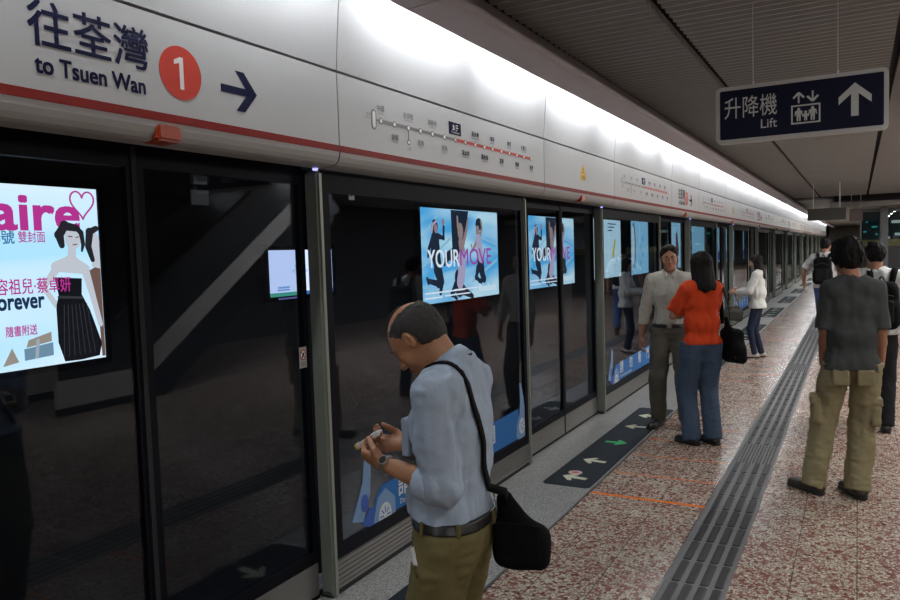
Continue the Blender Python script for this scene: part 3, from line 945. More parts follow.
# dancers advert (blue) - used twice
def dancers(label, y0, y1, first):
    t, pn, F, W, H = lightbox('advertising_lightbox', label, y0, y1, 0.96, 2.50, (0.3, 0.75, 1.0), 1.1)
    pn.data.materials[0] = graded('lit_sky_blue', (0.62, 0.93, 1.0), (0.10, 0.50, 0.88), 1.2)
    Yb = lambda y: (y - 9.95) / (12.80 - 9.95) * W
    Zb = lambda z: z - 0.96
    DK = E_('dark_clothes', (0.02, 0.035, 0.06), 1.0); SK = E_('dancer_skin', (0.50, 0.36, 0.33), 0.9)
    PL = E_('pale_top', (0.62, 0.55, 0.72), 1.0); MG = E_('magenta', (0.55, 0.12, 0.62), 0.9)
    a = MB()
    # central dark column behind middle dancer
    F.prism(a, [(Yb(10.98), Zb(2.49)), (Yb(11.62), Zb(2.49)), (Yb(11.45), Zb(2.0)), (Yb(11.35), Zb(1.75)), (Yb(11.0), Zb(1.80))], 1)
    # left dancer: torso, bent legs, hood
    F.limb(a, [(Yb(10.42), Zb(2.00)), (Yb(10.42), Zb(1.78)), (Yb(10.50), Zb(1.52))], [0.26, 0.30, 0.22], 1.2)
    F.limb(a, [(Yb(10.50), Zb(1.52)), (Yb(10.60), Zb(1.30)), (Yb(10.55), Zb(1.12))], [0.22, 0.16, 0.09], 1.2)
    F.limb(a, [(Yb(10.45), Zb(1.50)), (Yb(10.48), Zb(1.27)), (Yb(10.17), Zb(1.33))], [0.20, 0.15, 0.08], 1.2)
    F.limb(a, [(Yb(10.17), Zb(1.30)), (Yb(10.13), Zb(1.37))], [0.07, 0.06], 1.2)
    F.limb(a, [(Yb(10.52), Zb(2.05)), (Yb(10.70), Zb(2.02)), (Yb(10.72), Zb(2.20))], [0.10, 0.09, 0.06], 1.2)
    F.limb(a, [(Yb(10.34), Zb(2.02)), (Yb(10.22), Zb(1.85)), (Yb(10.18), Zb(1.72))], [0.09, 0.08, 0.05], 1.2)
    F.disc(a, Yb(10.42), Zb(2.20), 0.10, 0.12, lift=1.2)
    # middle dancer: big dark hair and arms
    F.limb(a, [(Yb(11.25), Zb(2.05)), (Yb(11.20), Zb(1.75)), (Yb(10.85), Zb(1.72)), (Yb(10.70), Zb(1.60))], [0.36, 0.34, 0.16, 0.10], 1.4)
    F.limb(a, [(Yb(11.20), Zb(1.35)), (Yb(11.22), Zb(1.15)), (Yb(11.40), Zb(1.10)), (Yb(11.70), Zb(0.99))], [0.30, 0.30, 0.16, 0.08], 1.2)
    F.limb(a, [(Yb(11.10), Zb(1.2)), (Yb(10.95), Zb(1.08)), (Yb(11.10), Zb(0.99))], [0.20, 0.13, 0.07], 1.2)
    # right dancer legs
    F.limb(a, [(Yb(12.05), Zb(1.62)), (Yb(12.10), Zb(1.40)), (Yb(12.18), Zb(1.28)), (Yb(11.98), Zb(1.24))], [0.26, 0.20, 0.16, 0.07], 1.2)
    F.limb(a, [(Yb(11.95), Zb(1.48)), (Yb(11.86), Zb(1.32)), (Yb(12.05), Zb(1.22))], [0.16, 0.12, 0.07], 1.2)
    F.disc(a, Yb(12.02), Zb(2.27), 0.13, 0.11, lift=1.2)
    a.build('printed_dark_figures', DK, t)
    b = MB()
    F.disc(b, Yb(10.45), Zb(2.17), 0.055, 0.075, lift=2); F.disc(b, Yb(10.70), Zb(2.28), 0.04, 0.06, lift=2)
    F.disc(b, Yb(11.30), Zb(2.13), 0.10, 0.15, lift=2)
    F.limb(b, [(Yb(11.30), Zb(1.95)), (Yb(11.35), Zb(1.80)), (Yb(11.30), Zb(1.60))], [0.16, 0.20, 0.20], 2)
    F.limb(b, [(Yb(11.38), Zb(1.9)), (Yb(11.52), Zb(2.15)), (Yb(11.60), Zb(2.36))], [0.10, 0.08, 0.05], 2)
    F.limb(b, [(Yb(11.22), Zb(2.2)), (Yb(11.20), Zb(2.38))], [0.07, 0.05], 2)
    F.disc(b, Yb(11.96), Zb(2.15), 0.07, 0.10, lift=2); F.limb(b, [(Yb(12.0), Zb(2.0)), (Yb(12.14), Zb(2.2)), (Yb(12.10), Zb(2.33))], [0.09, 0.06, 0.05], 2)
    F.limb(b, [(Yb(11.90), Zb(1.95)), (Yb(11.75), Zb(1.80)), (Yb(11.70), Zb(1.90))], [0.08, 0.06, 0.04], 2)
    b.build('printed_skin_shapes', SK, t)
    c = MB()
    F.limb(c, [(Yb(11.32), Zb(1.66)), (Yb(11.30), Zb(1.40)), (Yb(11.24), Zb(1.26))], [0.28, 0.26, 0.24], 2.2)
    F.limb(c, [(Yb(11.98), Zb(2.0)), (Yb(12.02), Zb(1.82)), (Yb(12.06), Zb(1.66))], [0.20, 0.22, 0.18], 2.2)
    F.limb(c, [(Yb(10.32), Zb(2.12)), (Yb(10.36), Zb(2.24)), (Yb(10.48), Zb(2.29))], [0.04, 0.05, 0.04], 2.4)
    c.build('printed_pale_tops', PL, t)
    fitted(F, 'YOUR', Yb(10.15), Yb(11.23), Zb(1.54), 0.29, 0.006, lift=4).build('white_headline', E_('white', (0.9, 0.97, 1.0), 1.3), t)
    fitted(F, 'MOVE', Yb(11.25), Yb(12.48), Zb(1.55), 0.29, 0.004, lift=4).build('magenta_headline', MG, t)
    fitted(F, 'Reebok', Yb(11.95), Yb(12.66), Zb(1.06), 0.14, 0.002, lift=4).build('brand_lettering', E_('white', (0.9, 0.97, 1.0), 1.3), t)
    d = MB()
    for q, (x0, x1, z) in enumerate(((10.05, 11.4, 1.13), (10.05, 10.6, 1.05), (10.7, 11.6, 1.06), (11.0, 11.9, 1.14))):
        F.line(d, (Yb(x0), Zb(z)), (Yb(x1), Zb(z)), 0.022, lift=3)
    d.build('small_print', E_('white', (0.9, 0.97, 1.0), 1.3), t)
    s = MB()
    for x0, z0, x1, z1, wd in ((9.98, 1.55, 10.95, 2.02, 0.05), (9.98, 1.25, 10.9, 1.05, 0.04), (11.7, 1.25, 12.75, 1.62, 0.05), (11.75, 2.1, 12.75, 1.9, 0.035), (10.0, 2.0, 10.6, 2.45, 0.04)):
        F.line(s, (Yb(x0), Zb(z0)), (Yb(x1), Zb(z1)), wd, lift=0.5)
    s.build('printed_streaks', E_('streak', (0.42, 0.80, 0.98), 1.0), t)
    return t
dancers('blue lit advert with jumping dancers reading YOUR MOVE, the larger seen whole', 9.95, 12.80, True)
dancers('blue lit dancers advert seen split by the black door edges, right of the whole one', 14.27, 17.12, False)

t, pn, F, W, H = lightbox('advertising_lightbox', 'pale blue lit advert with a yellow tilted product, beyond the second grey post', 18.6, 21.15, 0.96, 2.55, (0.60, 0.90, 1.0), 1.1)
b = MB(); F.limb(b, [(1.78, 0.62), (1.95, 1.0)], [0.17, 0.12], 2); b.build('printed_yellow_product', E_('yellow', (0.75, 0.62, 0.05), 1.0), t)
b = MB()
for q in range(3): F.line(b, (1.3, 1.48 - 0.09 * q), (2.1 - 0.2 * q, 1.48 - 0.09 * q), 0.03, lift=2)
b.build('small_print', E_('navy', (0.02, 0.05, 0.12), 1.0), t)
t, pn, F, W, H = lightbox('advertising_lightbox', 'sky blue lit advert with faint round motifs, left of the striped-shirt man head', 22.2, 24.35, 0.94, 2.58, (0.35, 0.76, 1.0), 1.0)
b = MB(); F.disc(b, 0.38, 0.9, 0.22, 0.7, lift=1.5); b.build('printed_dark_oval', E_('slate', (0.12, 0.22, 0.30), 1.0), t)
b = MB(); F.disc(b, 0.30, 0.9, 0.16, 0.6, lift=2.5); b.build('printed_pale_oval', E_('paleoval', (0.70, 0.88, 0.92), 1.0), t)
b = MB()
for q in range(4): F.disc(b, 1.15 + 0.3 * (q % 2), 0.35 + 0.25 * q, 0.13, 0.10, lift=1.6)
b.build('printed_round_motif', E_('motif', (0.20, 0.60, 0.90), 1.0), t)
t, pn, F, W, H = lightbox('advertising_lightbox', 'narrow lit advert with a dark figure, seen just above the striped-shirt man', 27.6, 29.4, 0.95, 2.68, (0.40, 0.80, 1.0), 1.0)
b = MB(); F.limb(b, [(1.1, 0.1), (1.2, 0.7), (1.1, 1.2)], [0.3, 0.5, 0.3], 2); b.build('printed_dark_figure', E_('maroon', (0.10, 0.03, 0.05), 1.0), t)
for i, (a, b_) in enumerate(((31.5, 34.5), (36.2, 38.9), (40.5, 43.5), (47, 50))):
    t, pn, F, W, H = lightbox('advertising_lightbox', 'distant pale blue lit advert beyond the red-shirt woman, %s of four from the left' % ORD[i], a, b_, 0.95, 2.6, (0.35, 0.78, 1.0), 0.95)
    b = MB(); F.rect(b, 0.1, 0.08, W - 0.1, 0.5, 2); b.build('printed_band', E_('bandblue', (0.05, 0.16, 0.50), 0.8), t)
# small screen
t, pn, F, W, H = lightbox('tunnel_screen', 'small pale lilac lit screen behind the glass left of the grey post', 6.51, 7.71, 1.31, 1.86, (0.60, 0.72, 1.0), 1.25)
t['category'] = 'screen'
b = MB(); F.rect(b, 0, 0.0, 0.55, 0.045, 1.5); b.build('green_band', E_('green', (0.08, 0.45, 0.32), 0.9), t)
b = MB(); F.rect(b, 0.55, 0.0, W, 0.045, 1.5); b.build('blue_band', E_('bandblue', (0.05, 0.16, 0.50), 0.8), t)
b = fitted(F, 'Your', 0.46, 0.62, 0.335, 0.035); b2 = fitted(F, 'Channel', 0.44, 0.70, 0.28, 0.035); b3 = fitted(F, 'for', 0.50, 0.60, 0.225, 0.035)
for q in (b2, b3): b.add(q.v, q.f)
b.build('screen_lettering', E_('textblue', (0.12, 0.35, 0.80), 0.9), t)
b = MB()
for q in range(7): F.disc(b, 0.17 + 0.03 * q, 0.105, 0.010, 0.014, n=8, lift=2)
F.line(b, (0.15, 0.075), (0.36, 0.075), 0.014, lift=2); b.build('screen_logo', E_('textblue', (0.12, 0.35, 0.80), 0.9), t)
b = MB(); F3 = Frame2D((0.021, 0, 0), (0, 1, 0), (0, 0, 1), 0.002)
for q in range(14): F3.rect(b, 0.14 + 0.035 * q, -0.037, 0.163 + 0.035 * q, -0.016)
b.build('caption_ticks', E_('tick', (0.35, 0.30, 0.80), 0.6), t)

# ------------------------------------------------------------------ hanging signs
M_signframe = mat('sign_frame_grey', (0.75, 0.75, 0.74), 0.45)
M_signnavy = mat('sign_navy_face', (0.012, 0.014, 0.042), 0.5, spec=0.2)
M_signprint = mat('sign_pale_print', (0.78, 0.82, 0.80), 0.5)
def rounded(x0, y0, x1, y1, r, n=6):
    P = []
    for cx, cy, a0 in ((x1 - r, y1 - r, 0), (x0 + r, y1 - r, PI / 2), (x0 + r, y0 + r, PI), (x1 - r, y0 + r, 1.5 * PI)):
        for i in range(n + 1):
            a = a0 + PI / 2 * i / n
            P.append((cx + r * math.cos(a), cy + r * math.sin(a)))
    return P
def lift_sign():
    x0, x1, z0, z1, y = -0.728, 0.142, 2.338, 2.662, 4.6
    W, H = x1 - x0, z1 - z0
    t = thing('hanging_sign', 'navy hanging lift sign with white characters, lift pictogram and up arrow', 'sign', (x0, y, z0), 0.0)
    F = Frame2D((0, 0, 0), (1, 0, 0), (0, 0, 1), 0.055)
    b = MB(); F.o = Vector((0, 0.055, 0)); F.prism(b, rounded(0, 0, W, H, 0.03)); b.build('sign_frame', M_signframe, t)
    F = Frame2D((0, 0, 0), (1, 0, 0), (0, 0, 1), 0.002)
    b = MB(); F.prism(b, rounded(0.023, 0.023, W - 0.023, H - 0.023, 0.008)); b.build('sign_face', M_signnavy, t)
    b = fitted(F, '升降機', 0.048, 0.328, 0.150, 0.110, 0.0005, lift=2)
    q = fitted(F, 'Lift', 0.243, 0.328, 0.070, 0.050, 0.0005, lift=2); b.add(q.v, q.f)
    b.build('lettering', M_signprint, t, label='pale lettering')
    b = MB()
    bx0, bx1, bz0, bz1 = 0.400, 0.546, 0.072, 0.176
    e = 0.008
    F.rect(b, bx0, bz0, bx1, bz0 + e, 2); F.rect(b, bx0, bz1 - e, bx1, bz1, 2); F.rect(b, bx0, bz0 + e, bx0 + e, bz1 - e, 2); F.rect(b, bx1 - e, bz0 + e, bx1, bz1 - e, 2)
    for cx, hh in ((0.438, 0.074), (0.473, 0.055), (0.508, 0.076)):
        zt = bz0 + 0.014 + hh
        F.disc(b, cx, zt - 0.007, 0.0075, lift=2, n=14)
        F.limb(b, [(cx, zt - 0.022), (cx, zt - hh * 0.55)], [0.026 * hh / 0.075, 0.022 * hh / 0.075], 2)
        for s in (-1, 1):
            F.limb(b, [(cx + s * 0.006 * hh / 0.075, zt - hh * 0.5), (cx + s * 0.006 * hh / 0.075, bz0 + 0.018)], [0.010 * hh / 0.075, 0.008 * hh / 0.075], 2)
            F.limb(b, [(cx + s * 0.015 * hh / 0.075, zt - 0.020), (cx + s * 0.018 * hh / 0.075, zt - hh * 0.55)], [0.007, 0.005], 2)
    F.line(b, (0.438, 0.186), (0.438, 0.236), 0.009, 2)
    F.line(b, (0.508, 0.198), (0.508, 0.246), 0.009, 2)
    for s in (-1, 1):
        F.line(b, (0.438, 0.243), (0.438 + s * 0.027, 0.214), 0.011, 2)
        F.line(b, (0.508, 0.190), (0.508 + s * 0.027, 0.219), 0.011, 2)
    b.build('lift_pictogram', M_signprint, t)
    b = MB(); cx = 0.712
    F.rect(b, cx - 0.018, 0.085, cx + 0.018, 0.23, 2)
    F.prism(b, [(cx, 0.262), (cx - 0.078, 0.190), (cx - 0.078, 0.150), (cx, 0.220)], 2); F.prism(b, [(cx, 0.262), (cx + 0.078, 0.190), (cx + 0.078, 0.150), (cx, 0.220)], 2)
    b.build('up_arrow', M_signprint, t)
    for x in (0.20, 0.63):
        MB().tube([(x, 0.028, H - 0.01), (x, 0.028, 3.14 - z0)], 0.0022, 6).tube([(x, 0.028, H - 0.005), (x, 0.028, H + 0.02)], 0.006, 8).build('suspension_wire', M_signframe, t)
lift_sign()
t = thing('hanging_sign', 'small plain dark hanging sign box further down the platform', 'sign', (-1.02, 19.0, 2.25))
MB().bbox((0, 0, 0), (0.78, 0.10, 0.27), 0.01).build('sign_box', mat('olive_sign_box', (0.045, 0.045, 0.04), 0.5), t)
for x in (0.12, 0.66): MB().tube([(x, 0.05, 0.265), (x, 0.05, 0.885)], 0.01, 8).build('hanger_rod', M_signframe, t)

# ------------------------------------------------------------------ far end of the platform: pillar, glazed kiosk
t = thing('platform_pillar', 'grey square pillar far along the platform at the right edge', 'pillar', (0.70, 26.3, 0))
MB().bbox((-0.11, 0, 0.0), (0.11, 0.25, 2.80), 0.02).build('shaft', mat('pillar_grey', (0.16, 0.17, 0.18), 0.4), t)
MB().bbox((-0.13, -0.02, 0.0), (0.13, 0.27, 0.12), 0.01).build('base', M_alu, t)
t = thing('service_kiosk', 'glazed service kiosk with yellowish counter band in the far right background', 'kiosk', (0.05, 28.0, 0))
MB().bbox((0, 0, 0), (5.0, 0.12, 1.55), 0.01).build('counter_front', mat('kiosk_dark', (0.05, 0.05, 0.055), 0.4), t)
MB().bbox((-0.05, -0.06, 1.55), (5.0, 0.4, 1.78), 0.01).build('counter_band', mat('kiosk_yellow', (0.20, 0.20, 0.07), 0.5), t)
MB().box((0, 3.0, 0), (5.0, 3.1, 2.79)).build('rear_wall', mat('kiosk_rear', (0.08, 0.12, 0.12), 0.5), t)
for x in (0.0, 1.2, 2.4, 3.6): MB().box((x, 0, 1.78), (x + 0.05, 0.08, 2.79)).build('mullion', M_alu, t)
MB().box((0.05, 0.03, 1.78), (5.0, 0.04, 2.79)).build('glazing', M_glass, t)
s = MB()
for x, z, w_ in ((0.12, 2.05, 0.16), (0.38, 2.22, 0.3), (0.5, 1.95, 0.12), (0.2, 2.4, 0.1)):
    s.box((x, 2.9, z), (x + w_ * 0.6, 2.98, z + 0.05))
s.build('teal_display', emis('teal_glow', (0.05, 0.45, 0.42), 0.5), t)
s = MB().box((1.0, 2.9, 2.35), (2.2, 2.98, 2.45)).box((1.1, 2.9, 1.9), (1.5, 2.98, 2.0)).box((0.75, 2.9, 1.8), (0.95, 2.98, 1.88))
s.build('lit_fitting', emis('white_glow', (0.6, 0.75, 0.65), 0.5), t)
for i, (x, h_) in enumerate(((0.55, 0.16), (0.95, 0.12), (1.2, 0.18))):
    b = MB().bbox((x + 0.05, 28.05, 1.781), (x + 0.20, 28.2, 1.78 + h_), 0.01).build('counter_box', mat('counter_box_white', (0.45, 0.45, 0.42), 0.5))
    tag(b, 'small pale box standing on the far kiosk counter, %s from the left' % ORD[i], 'box', 'boxes on the far counter')
t = thing('wall_lightbox', 'faint pinkish grey board beside the far hanging sign', 'board', (-0.22, 24.4, 2.32))
MB().bbox((0, 0, 0), (0.34, 0.06, 0.36), 0.01).build('board', mat('pinkish_board', (0.24, 0.20, 0.19), 0.5), t)
for x in (0.05, 0.29): MB().tube([(x, 0.03, 0.355), (x, 0.03, 0.815)], 0.008, 8).build('hanger_rod', M_signframe, t)

# ------------------------------------------------------------------ escalator on the platform, mirrored in the glass
def escalator(label, xa, ya):
    t = thing('escalator', label, 'escalator', (xa, ya, 0), 0, 'escalators beside the platform')
    sl = math.tan(math.radians(30))
    L = 5.0
    Wd = 1.3
    for x in (0.0, Wd):
        MB().extr_x([(0.0, 0.1), (1.0, 0.1), (L, L * sl + 0.03), (L, L * sl + 0.35), (1.0, 0.42), (0.0, 0.42)], x, x + 0.06).build('side_cladding', mat('steel_cladding', (0.75, 0.72, 0.66), 0.35, metal=0.3), t)
        MB().extr_x([(0.0, 0.0), (1.5, 0.0), (L + 0.3, L * sl - 0.3), (L, L * sl + 0.03), (1.0, 0.1), (0.0, 0.1)], x + 0.005, x + 0.055).build('truss_panel', M_dark, t)
        MB().extr_x([(0.05, 0.42), (1.0, 0.42), (L, L * sl + 0.35), (L - 0.15, L * sl + 1.0), (0.9, 1.05), (0.05, 1.0)], x + 0.02, x + 0.04).build('balustrade', mat('balustrade_dark', (0.05, 0.05, 0.05), 0.25), t)
        MB().tube([(x + 0.03, -0.05, 0.95), (x + 0.03, 0.9, 1.07), (x + 0.03, L - 0.15, L * sl + 1.02)], 0.035, 10).build('handrail', M_rubber, t)
    st_ = MB()
    for k in range(12):
        st_.box((0.08, 0.9 + k * 0.36, 0.05 + k * 0.208), (Wd - 0.02, 1.26 + k * 0.36, 0.25 + k * 0.208))
    st_.build('steps', mat('escalator_step', (0.16, 0.16, 0.16), 0.4, metal=0.5), t)
escalator('steel-sided escalator seen only as a dim reflection in the glass doors', 3.2, 5.2)
# ------------------------------------------------------------------ sculpting with distance fields
def V(*a): return np.array(a, dtype=np.float64)
def nrm(v): v = np.asarray(v, float); return v / (np.linalg.norm(v) + 1e-12)

def vnoise(x, y, z, seed=0):
    xi = np.floor(x).astype(np.int64); yi = np.floor(y).astype(np.int64); zi = np.floor(z).astype(np.int64)
    xf, yf, zf = x - xi, y - yi, z - zi
    u, v, w_ = xf * xf * (3 - 2 * xf), yf * yf * (3 - 2 * yf), zf * zf * (3 - 2 * zf)
    def h(a, b, c):
        n = (a * 374761393 + b * 668265263 + c * 2147483647 + seed * 974634777) & 0xffffffff
        n = ((n ^ (n >> 13)) * 1274126177) & 0xffffffff
        return ((n ^ (n >> 16)) & 0xffff) / 32767.5 - 1
    r = 0
    for dx in (0, 1):
        for dy in (0, 1):
            for dz in (0, 1):
                r = r + h(xi + dx, yi + dy, zi + dz) * (u if dx else 1 - u) * (v if dy else 1 - v) * (w_ if dz else 1 - w_)
    return r

def rc(a, b, ra, rb, flat=None, clip=None):
    """tapered capsule; flat=(axis, factor) squashes it; clip=(point, dir) cuts off what lies beyond"""
    a, b = V(*a), V(*b)
    def fn(X, Y, Z):
        px, py, pz = X - a[0], Y - a[1], Z - a[2]
        d = b - a
        if flat is not None:
            n = nrm(flat[0]); k = 1.0 / flat[1] - 1
            q = px * n[0] + py * n[1] + pz * n[2]
            px, py, pz = px + n[0] * q * k, py + n[1] * q * k, pz + n[2] * q * k
            d = d + n * (d @ n) * k
        L = max(d @ d, 1e-9)
        t = np.clip((px * d[0] + py * d[1] + pz * d[2]) / L, 0, 1)
        r = ra + (rb - ra) * t
        q = np.sqrt((px - t * d[0]) ** 2 + (py - t * d[1]) ** 2 + (pz - t * d[2]) ** 2) - r
        if clip is not None:
            c, n = V(*clip[0]), nrm(clip[1])
            q = np.maximum(q, (X - c[0]) * n[0] + (Y - c[1]) * n[1] + (Z - c[2]) * n[2])
        return q
    R = max(ra, rb)
    return fn, np.minimum(a, b) - R, np.maximum(a, b) + R

def ell(c, r, M=None):
    """ellipsoid; M rows = its axes"""
    c = V(*c); r = V(*r)
    M = np.eye(3) if M is None else np.asarray(M)
    def fn(X, Y, Z):
        px, py, pz = X - c[0], Y - c[1], Z - c[2]
        q = [(M[i][0] * px + M[i][1] * py + M[i][2] * pz) for i in range(3)]
        k0 = np.sqrt(sum((q[i] / r[i]) ** 2 for i in range(3)))
        k1 = np.sqrt(sum((q[i] / r[i] ** 2) ** 2 for i in range(3))) + 1e-9
        return k0 * (k0 - 1) / k1
    R = r.max()
    return fn, c - R, c + R

def rbox(c, h, rad, M=None):
    c = V(*c); h = V(*h); M = np.eye(3) if M is None else np.asarray(M)
    def fn(X, Y, Z):
        px, py, pz = X - c[0], Y - c[1], Z - c[2]
        q = [np.abs(M[i][0] * px + M[i][1] * py + M[i][2] * pz) - (h[i] - rad) for i in range(3)]
        o = np.sqrt(sum(np.maximum(v, 0) ** 2 for v in q))
        return o + np.minimum(np.maximum(np.maximum(q[0], q[1]), q[2]), 0) - rad
    R = np.linalg.norm(h)
    return fn, c - R, c + R

class Sculpt:
    def __init__(s, res, fine=()):
        s.res = res; s.fine = fine; s.ops = []
    def add(s, p, k=0.01): s.ops.append(('+', p, k)); return s
    def sub(s, p, k=0.01): s.ops.append(('-', p, k)); return s
    def cut(s, pt, n): s.ops.append(('c', V(*pt), nrm(n))); return s
    def fnc(s, f): s.ops.append(('f', f, 0)); return s
    def noise(s, amp, freq, seed=0, ridge=False): s.ops.append(('n', (amp, freq, seed, ridge), 0)); return s
    def axis(s, i, lo, hi):
        pts = [lo]; x = lo
        while x < hi:
            r = s.res
            for (ax, a, b, q) in s.fine:
                if ax == i and a - q <= x < b: r = min(r, q)
            x += r; pts.append(x)
        return np.array(pts)
    def mesh(s):
        P = [p for o, p, k in s.ops if o == '+']
        lo = np.min([p[1] for p in P], axis=0) - 0.02; hi = np.max([p[2] for p in P], axis=0) + 0.02
        ax = [s.axis(i, lo[i], hi[i]) for i in range(3)]
        F = np.full([len(a) for a in ax], 0.3, dtype=np.float32)
        def sl(lo_, hi_, m):
            r = []
            for i in range(3):
                a = max(0, np.searchsorted(ax[i], lo_[i] - m) - 1); b = min(len(ax[i]), np.searchsorted(ax[i], hi_[i] + m) + 1)
                r.append(slice(a, b))
            return tuple(r)
        def grid(S):
            return ax[0][S[0]][:, None, None], ax[1][S[1]][None, :, None], ax[2][S[2]][None, None, :]
        for o, p, k in s.ops:
            if o in '+-':
                S = sl(p[1], p[2], k * 1.5 + 0.012)
                if min(F[S].shape) == 0: continue
                d = p[0](*grid(S)).astype(np.float32)
                A = F[S]
                if o == '+':
                    h = np.clip(0.5 + 0.5 * (A - d) / k, 0, 1)
                    F[S] = A + (d - A) * h - k * h * (1 - h)
                else:
                    h = np.clip(0.5 - 0.5 * (A + d) / k, 0, 1)
                    F[S] = A + (-d - A) * h + k * h * (1 - h)
            elif o == 'c':
                S = (slice(None),) * 3; X, Y, Z = grid(S)
                F = np.maximum(F, ((X - p[0]) * k[0] + (Y - p[1]) * k[1] + (Z - p[2]) * k[2]).astype(np.float32))
            elif o == 'f':
                S = (slice(None),) * 3
                F = p(F, *grid(S)).astype(np.float32)
            elif o == 'n':
                amp, fr, seed, ridge = p
                I = np.nonzero(np.abs(F) < amp * 3 + 0.02)
                x, y, z = ax[0][I[0]], ax[1][I[1]], ax[2][I[2]]
                n = vnoise(x * fr[0], y * fr[1], z * fr[2], seed)
                n2 = vnoise(x * fr[0] * 2.1 + 7, y * fr[1] * 2.1, z * fr[2] * 2.1 + 3, seed + 5)
                n = n + 0.4 * n2
                if ridge: n = 0.5 - np.abs(n) * 1.6
                F[I] += (amp * n).astype(np.float32)
        return nets(F, ax)
    def build(s, name, m, parent=None, label=None):
        v, f = s.mesh()
        o = obj(name, v.tolist(), f.tolist(), m, parent, True, label)
        return o

def nets(F, ax):
    F[0], F[-1] = 1, 1; F[:, 0], F[:, -1] = 1, 1; F[:, :, 0], F[:, :, -1] = 1, 1
    I = F < 0
    nx, ny, nz = F.shape
    cnt = np.zeros((nx - 1, ny - 1, nz - 1), np.int8)
    for a in (0, 1):
        for b in (0, 1):
            for c in (0, 1):
                cnt += I[a:nx - 1 + a, b:ny - 1 + b, c:nz - 1 + c]
    act = (cnt > 0) & (cnt < 8)
    ci = np.array(np.nonzero(act))
    N = ci.shape[1]
    idx = np.full(act.shape, -1, np.int64); idx[tuple(ci)] = np.arange(N)
    acc = np.zeros((N, 3)); w_ = np.zeros(N)
    corners = [(a, b, c) for a in (0, 1) for b in (0, 1) for c in (0, 1)]
    for A in corners:
        for d in range(3):
            if A[d]: continue
            B = list(A); B[d] = 1
            fa = F[ci[0] + A[0], ci[1] + A[1], ci[2] + A[2]].astype(float); fb = F[ci[0] + B[0], ci[1] + B[1], ci[2] + B[2]].astype(float)
            m = (fa < 0) != (fb < 0)
            t = np.where(m, fa / np.where(m, fa - fb, 1), 0)
            P = np.stack([ax[i][ci[i] + A[i]] for i in range(3)], 1)
            P[:, d] += t * (ax[d][ci[d] + 1] - ax[d][ci[d]])
            acc[m] += P[m]; w_[m] += 1
    verts = acc / np.maximum(w_, 1)[:, None]
    quads = []
    for d in range(3):
        u, v = (d + 1) % 3, (d + 2) % 3
        sA = [slice(None)] * 3; sB = [slice(None)] * 3
        sA[d] = slice(0, -1); sB[d] = slice(1, None)
        ch = I[tuple(sA)] != I[tuple(sB)]
        e = np.array(np.nonzero(ch))
        ok = (e[u] > 0) & (e[v] > 0) & (e[u] < F.shape[u] - 1) & (e[v] < F.shape[v] - 1)
        e = e[:, ok]
        ins = I[tuple(e)]
        def g(du, dv):
            q = [e[0].copy(), e[1].copy(), e[2].copy()]
            q[u] = q[u] - du; q[v] = q[v] - dv
            return idx[tuple(q)]
        Q = np.stack([g(1, 1), g(0, 1), g(0, 0), g(1, 0)], 1)
        Q[~ins] = Q[~ins][:, ::-1]
        quads.append(Q)
    Q = np.concatenate(quads)
    Q = Q[(Q >= 0).all(1)]
    return verts, Q

def ik(a, b, l1, l2, pole):
    a, b = V(*a), V(*b); d = b - a; L = min(np.linalg.norm(d), (l1 + l2) * 0.999); n = nrm(d)
    x = (l1 * l1 - l2 * l2 + L * L) / (2 * L); h = math.sqrt(max(l1 * l1 - x * x, 0))
    p = V(*pole); p = nrm(p - n * (p @ n))
    return a + n * x + p * h

def rotm(yaw, pitch, roll=0):
    """head frame; pitch>0 looks down, yaw>0 turns to the left"""
    cy, sy, cp, sp, cr, sr = math.cos(yaw), math.sin(yaw), math.cos(pitch), math.sin(pitch), math.cos(roll), math.sin(roll)
    Rz = np.array([[cy, -sy, 0], [sy, cy, 0], [0, 0, 1]]); Rx = np.array([[1, 0, 0], [0, cp, sp], [0, -sp, cp]]); Ry = np.array([[cr, 0, sr], [0, 1, 0], [-sr, 0, cr]])
    return Rz @ Rx @ Ry

M_skin = {}
def skin(c):
    if c not in M_skin:
        m = mat('skin_%d' % len(M_skin), c, 0.45, noise=0.08, nscale=25, bump=0.05)
        m.node_tree.nodes['Principled BSDF'].inputs['Subsurface Weight'].default_value = 0.08
        m.node_tree.nodes['Principled BSDF'].inputs['Subsurface Radius'].default_value = (0.02, 0.008, 0.004)
        M_skin[c] = m
    return M_skin[c]

D0 = dict(scale=1.0, girth=1.0, belly=0.0, sh=0.185, pelvis=(0, 0, 0), lean=0.0, head=(0, 0.02, 1.635), hyaw=0.0, hpitch=0.08, hroll=0.0,
          ankL=(-0.11, 0.0, 0.09), ankR=(0.11, 0.0, 0.09), toeL=-0.0, toeR=0.0, wrL=(-0.27, 0.03, 0.87), wrR=(0.27, 0.03, 0.87),
          polL=(-0.5, -1, -0.2), polR=(0.5, -1, -0.2), hdL=(0, 0.15, -1), hdR=(0, 0.15, -1), pnL=(1, 0.1, 0), pnR=(-1, 0.1, 0), curlL=0.5, curlR=0.5,
          res=0.008, hres=None, skin=(0.42, 0.22, 0.13), female=False, eyes=True, shz=1.43)

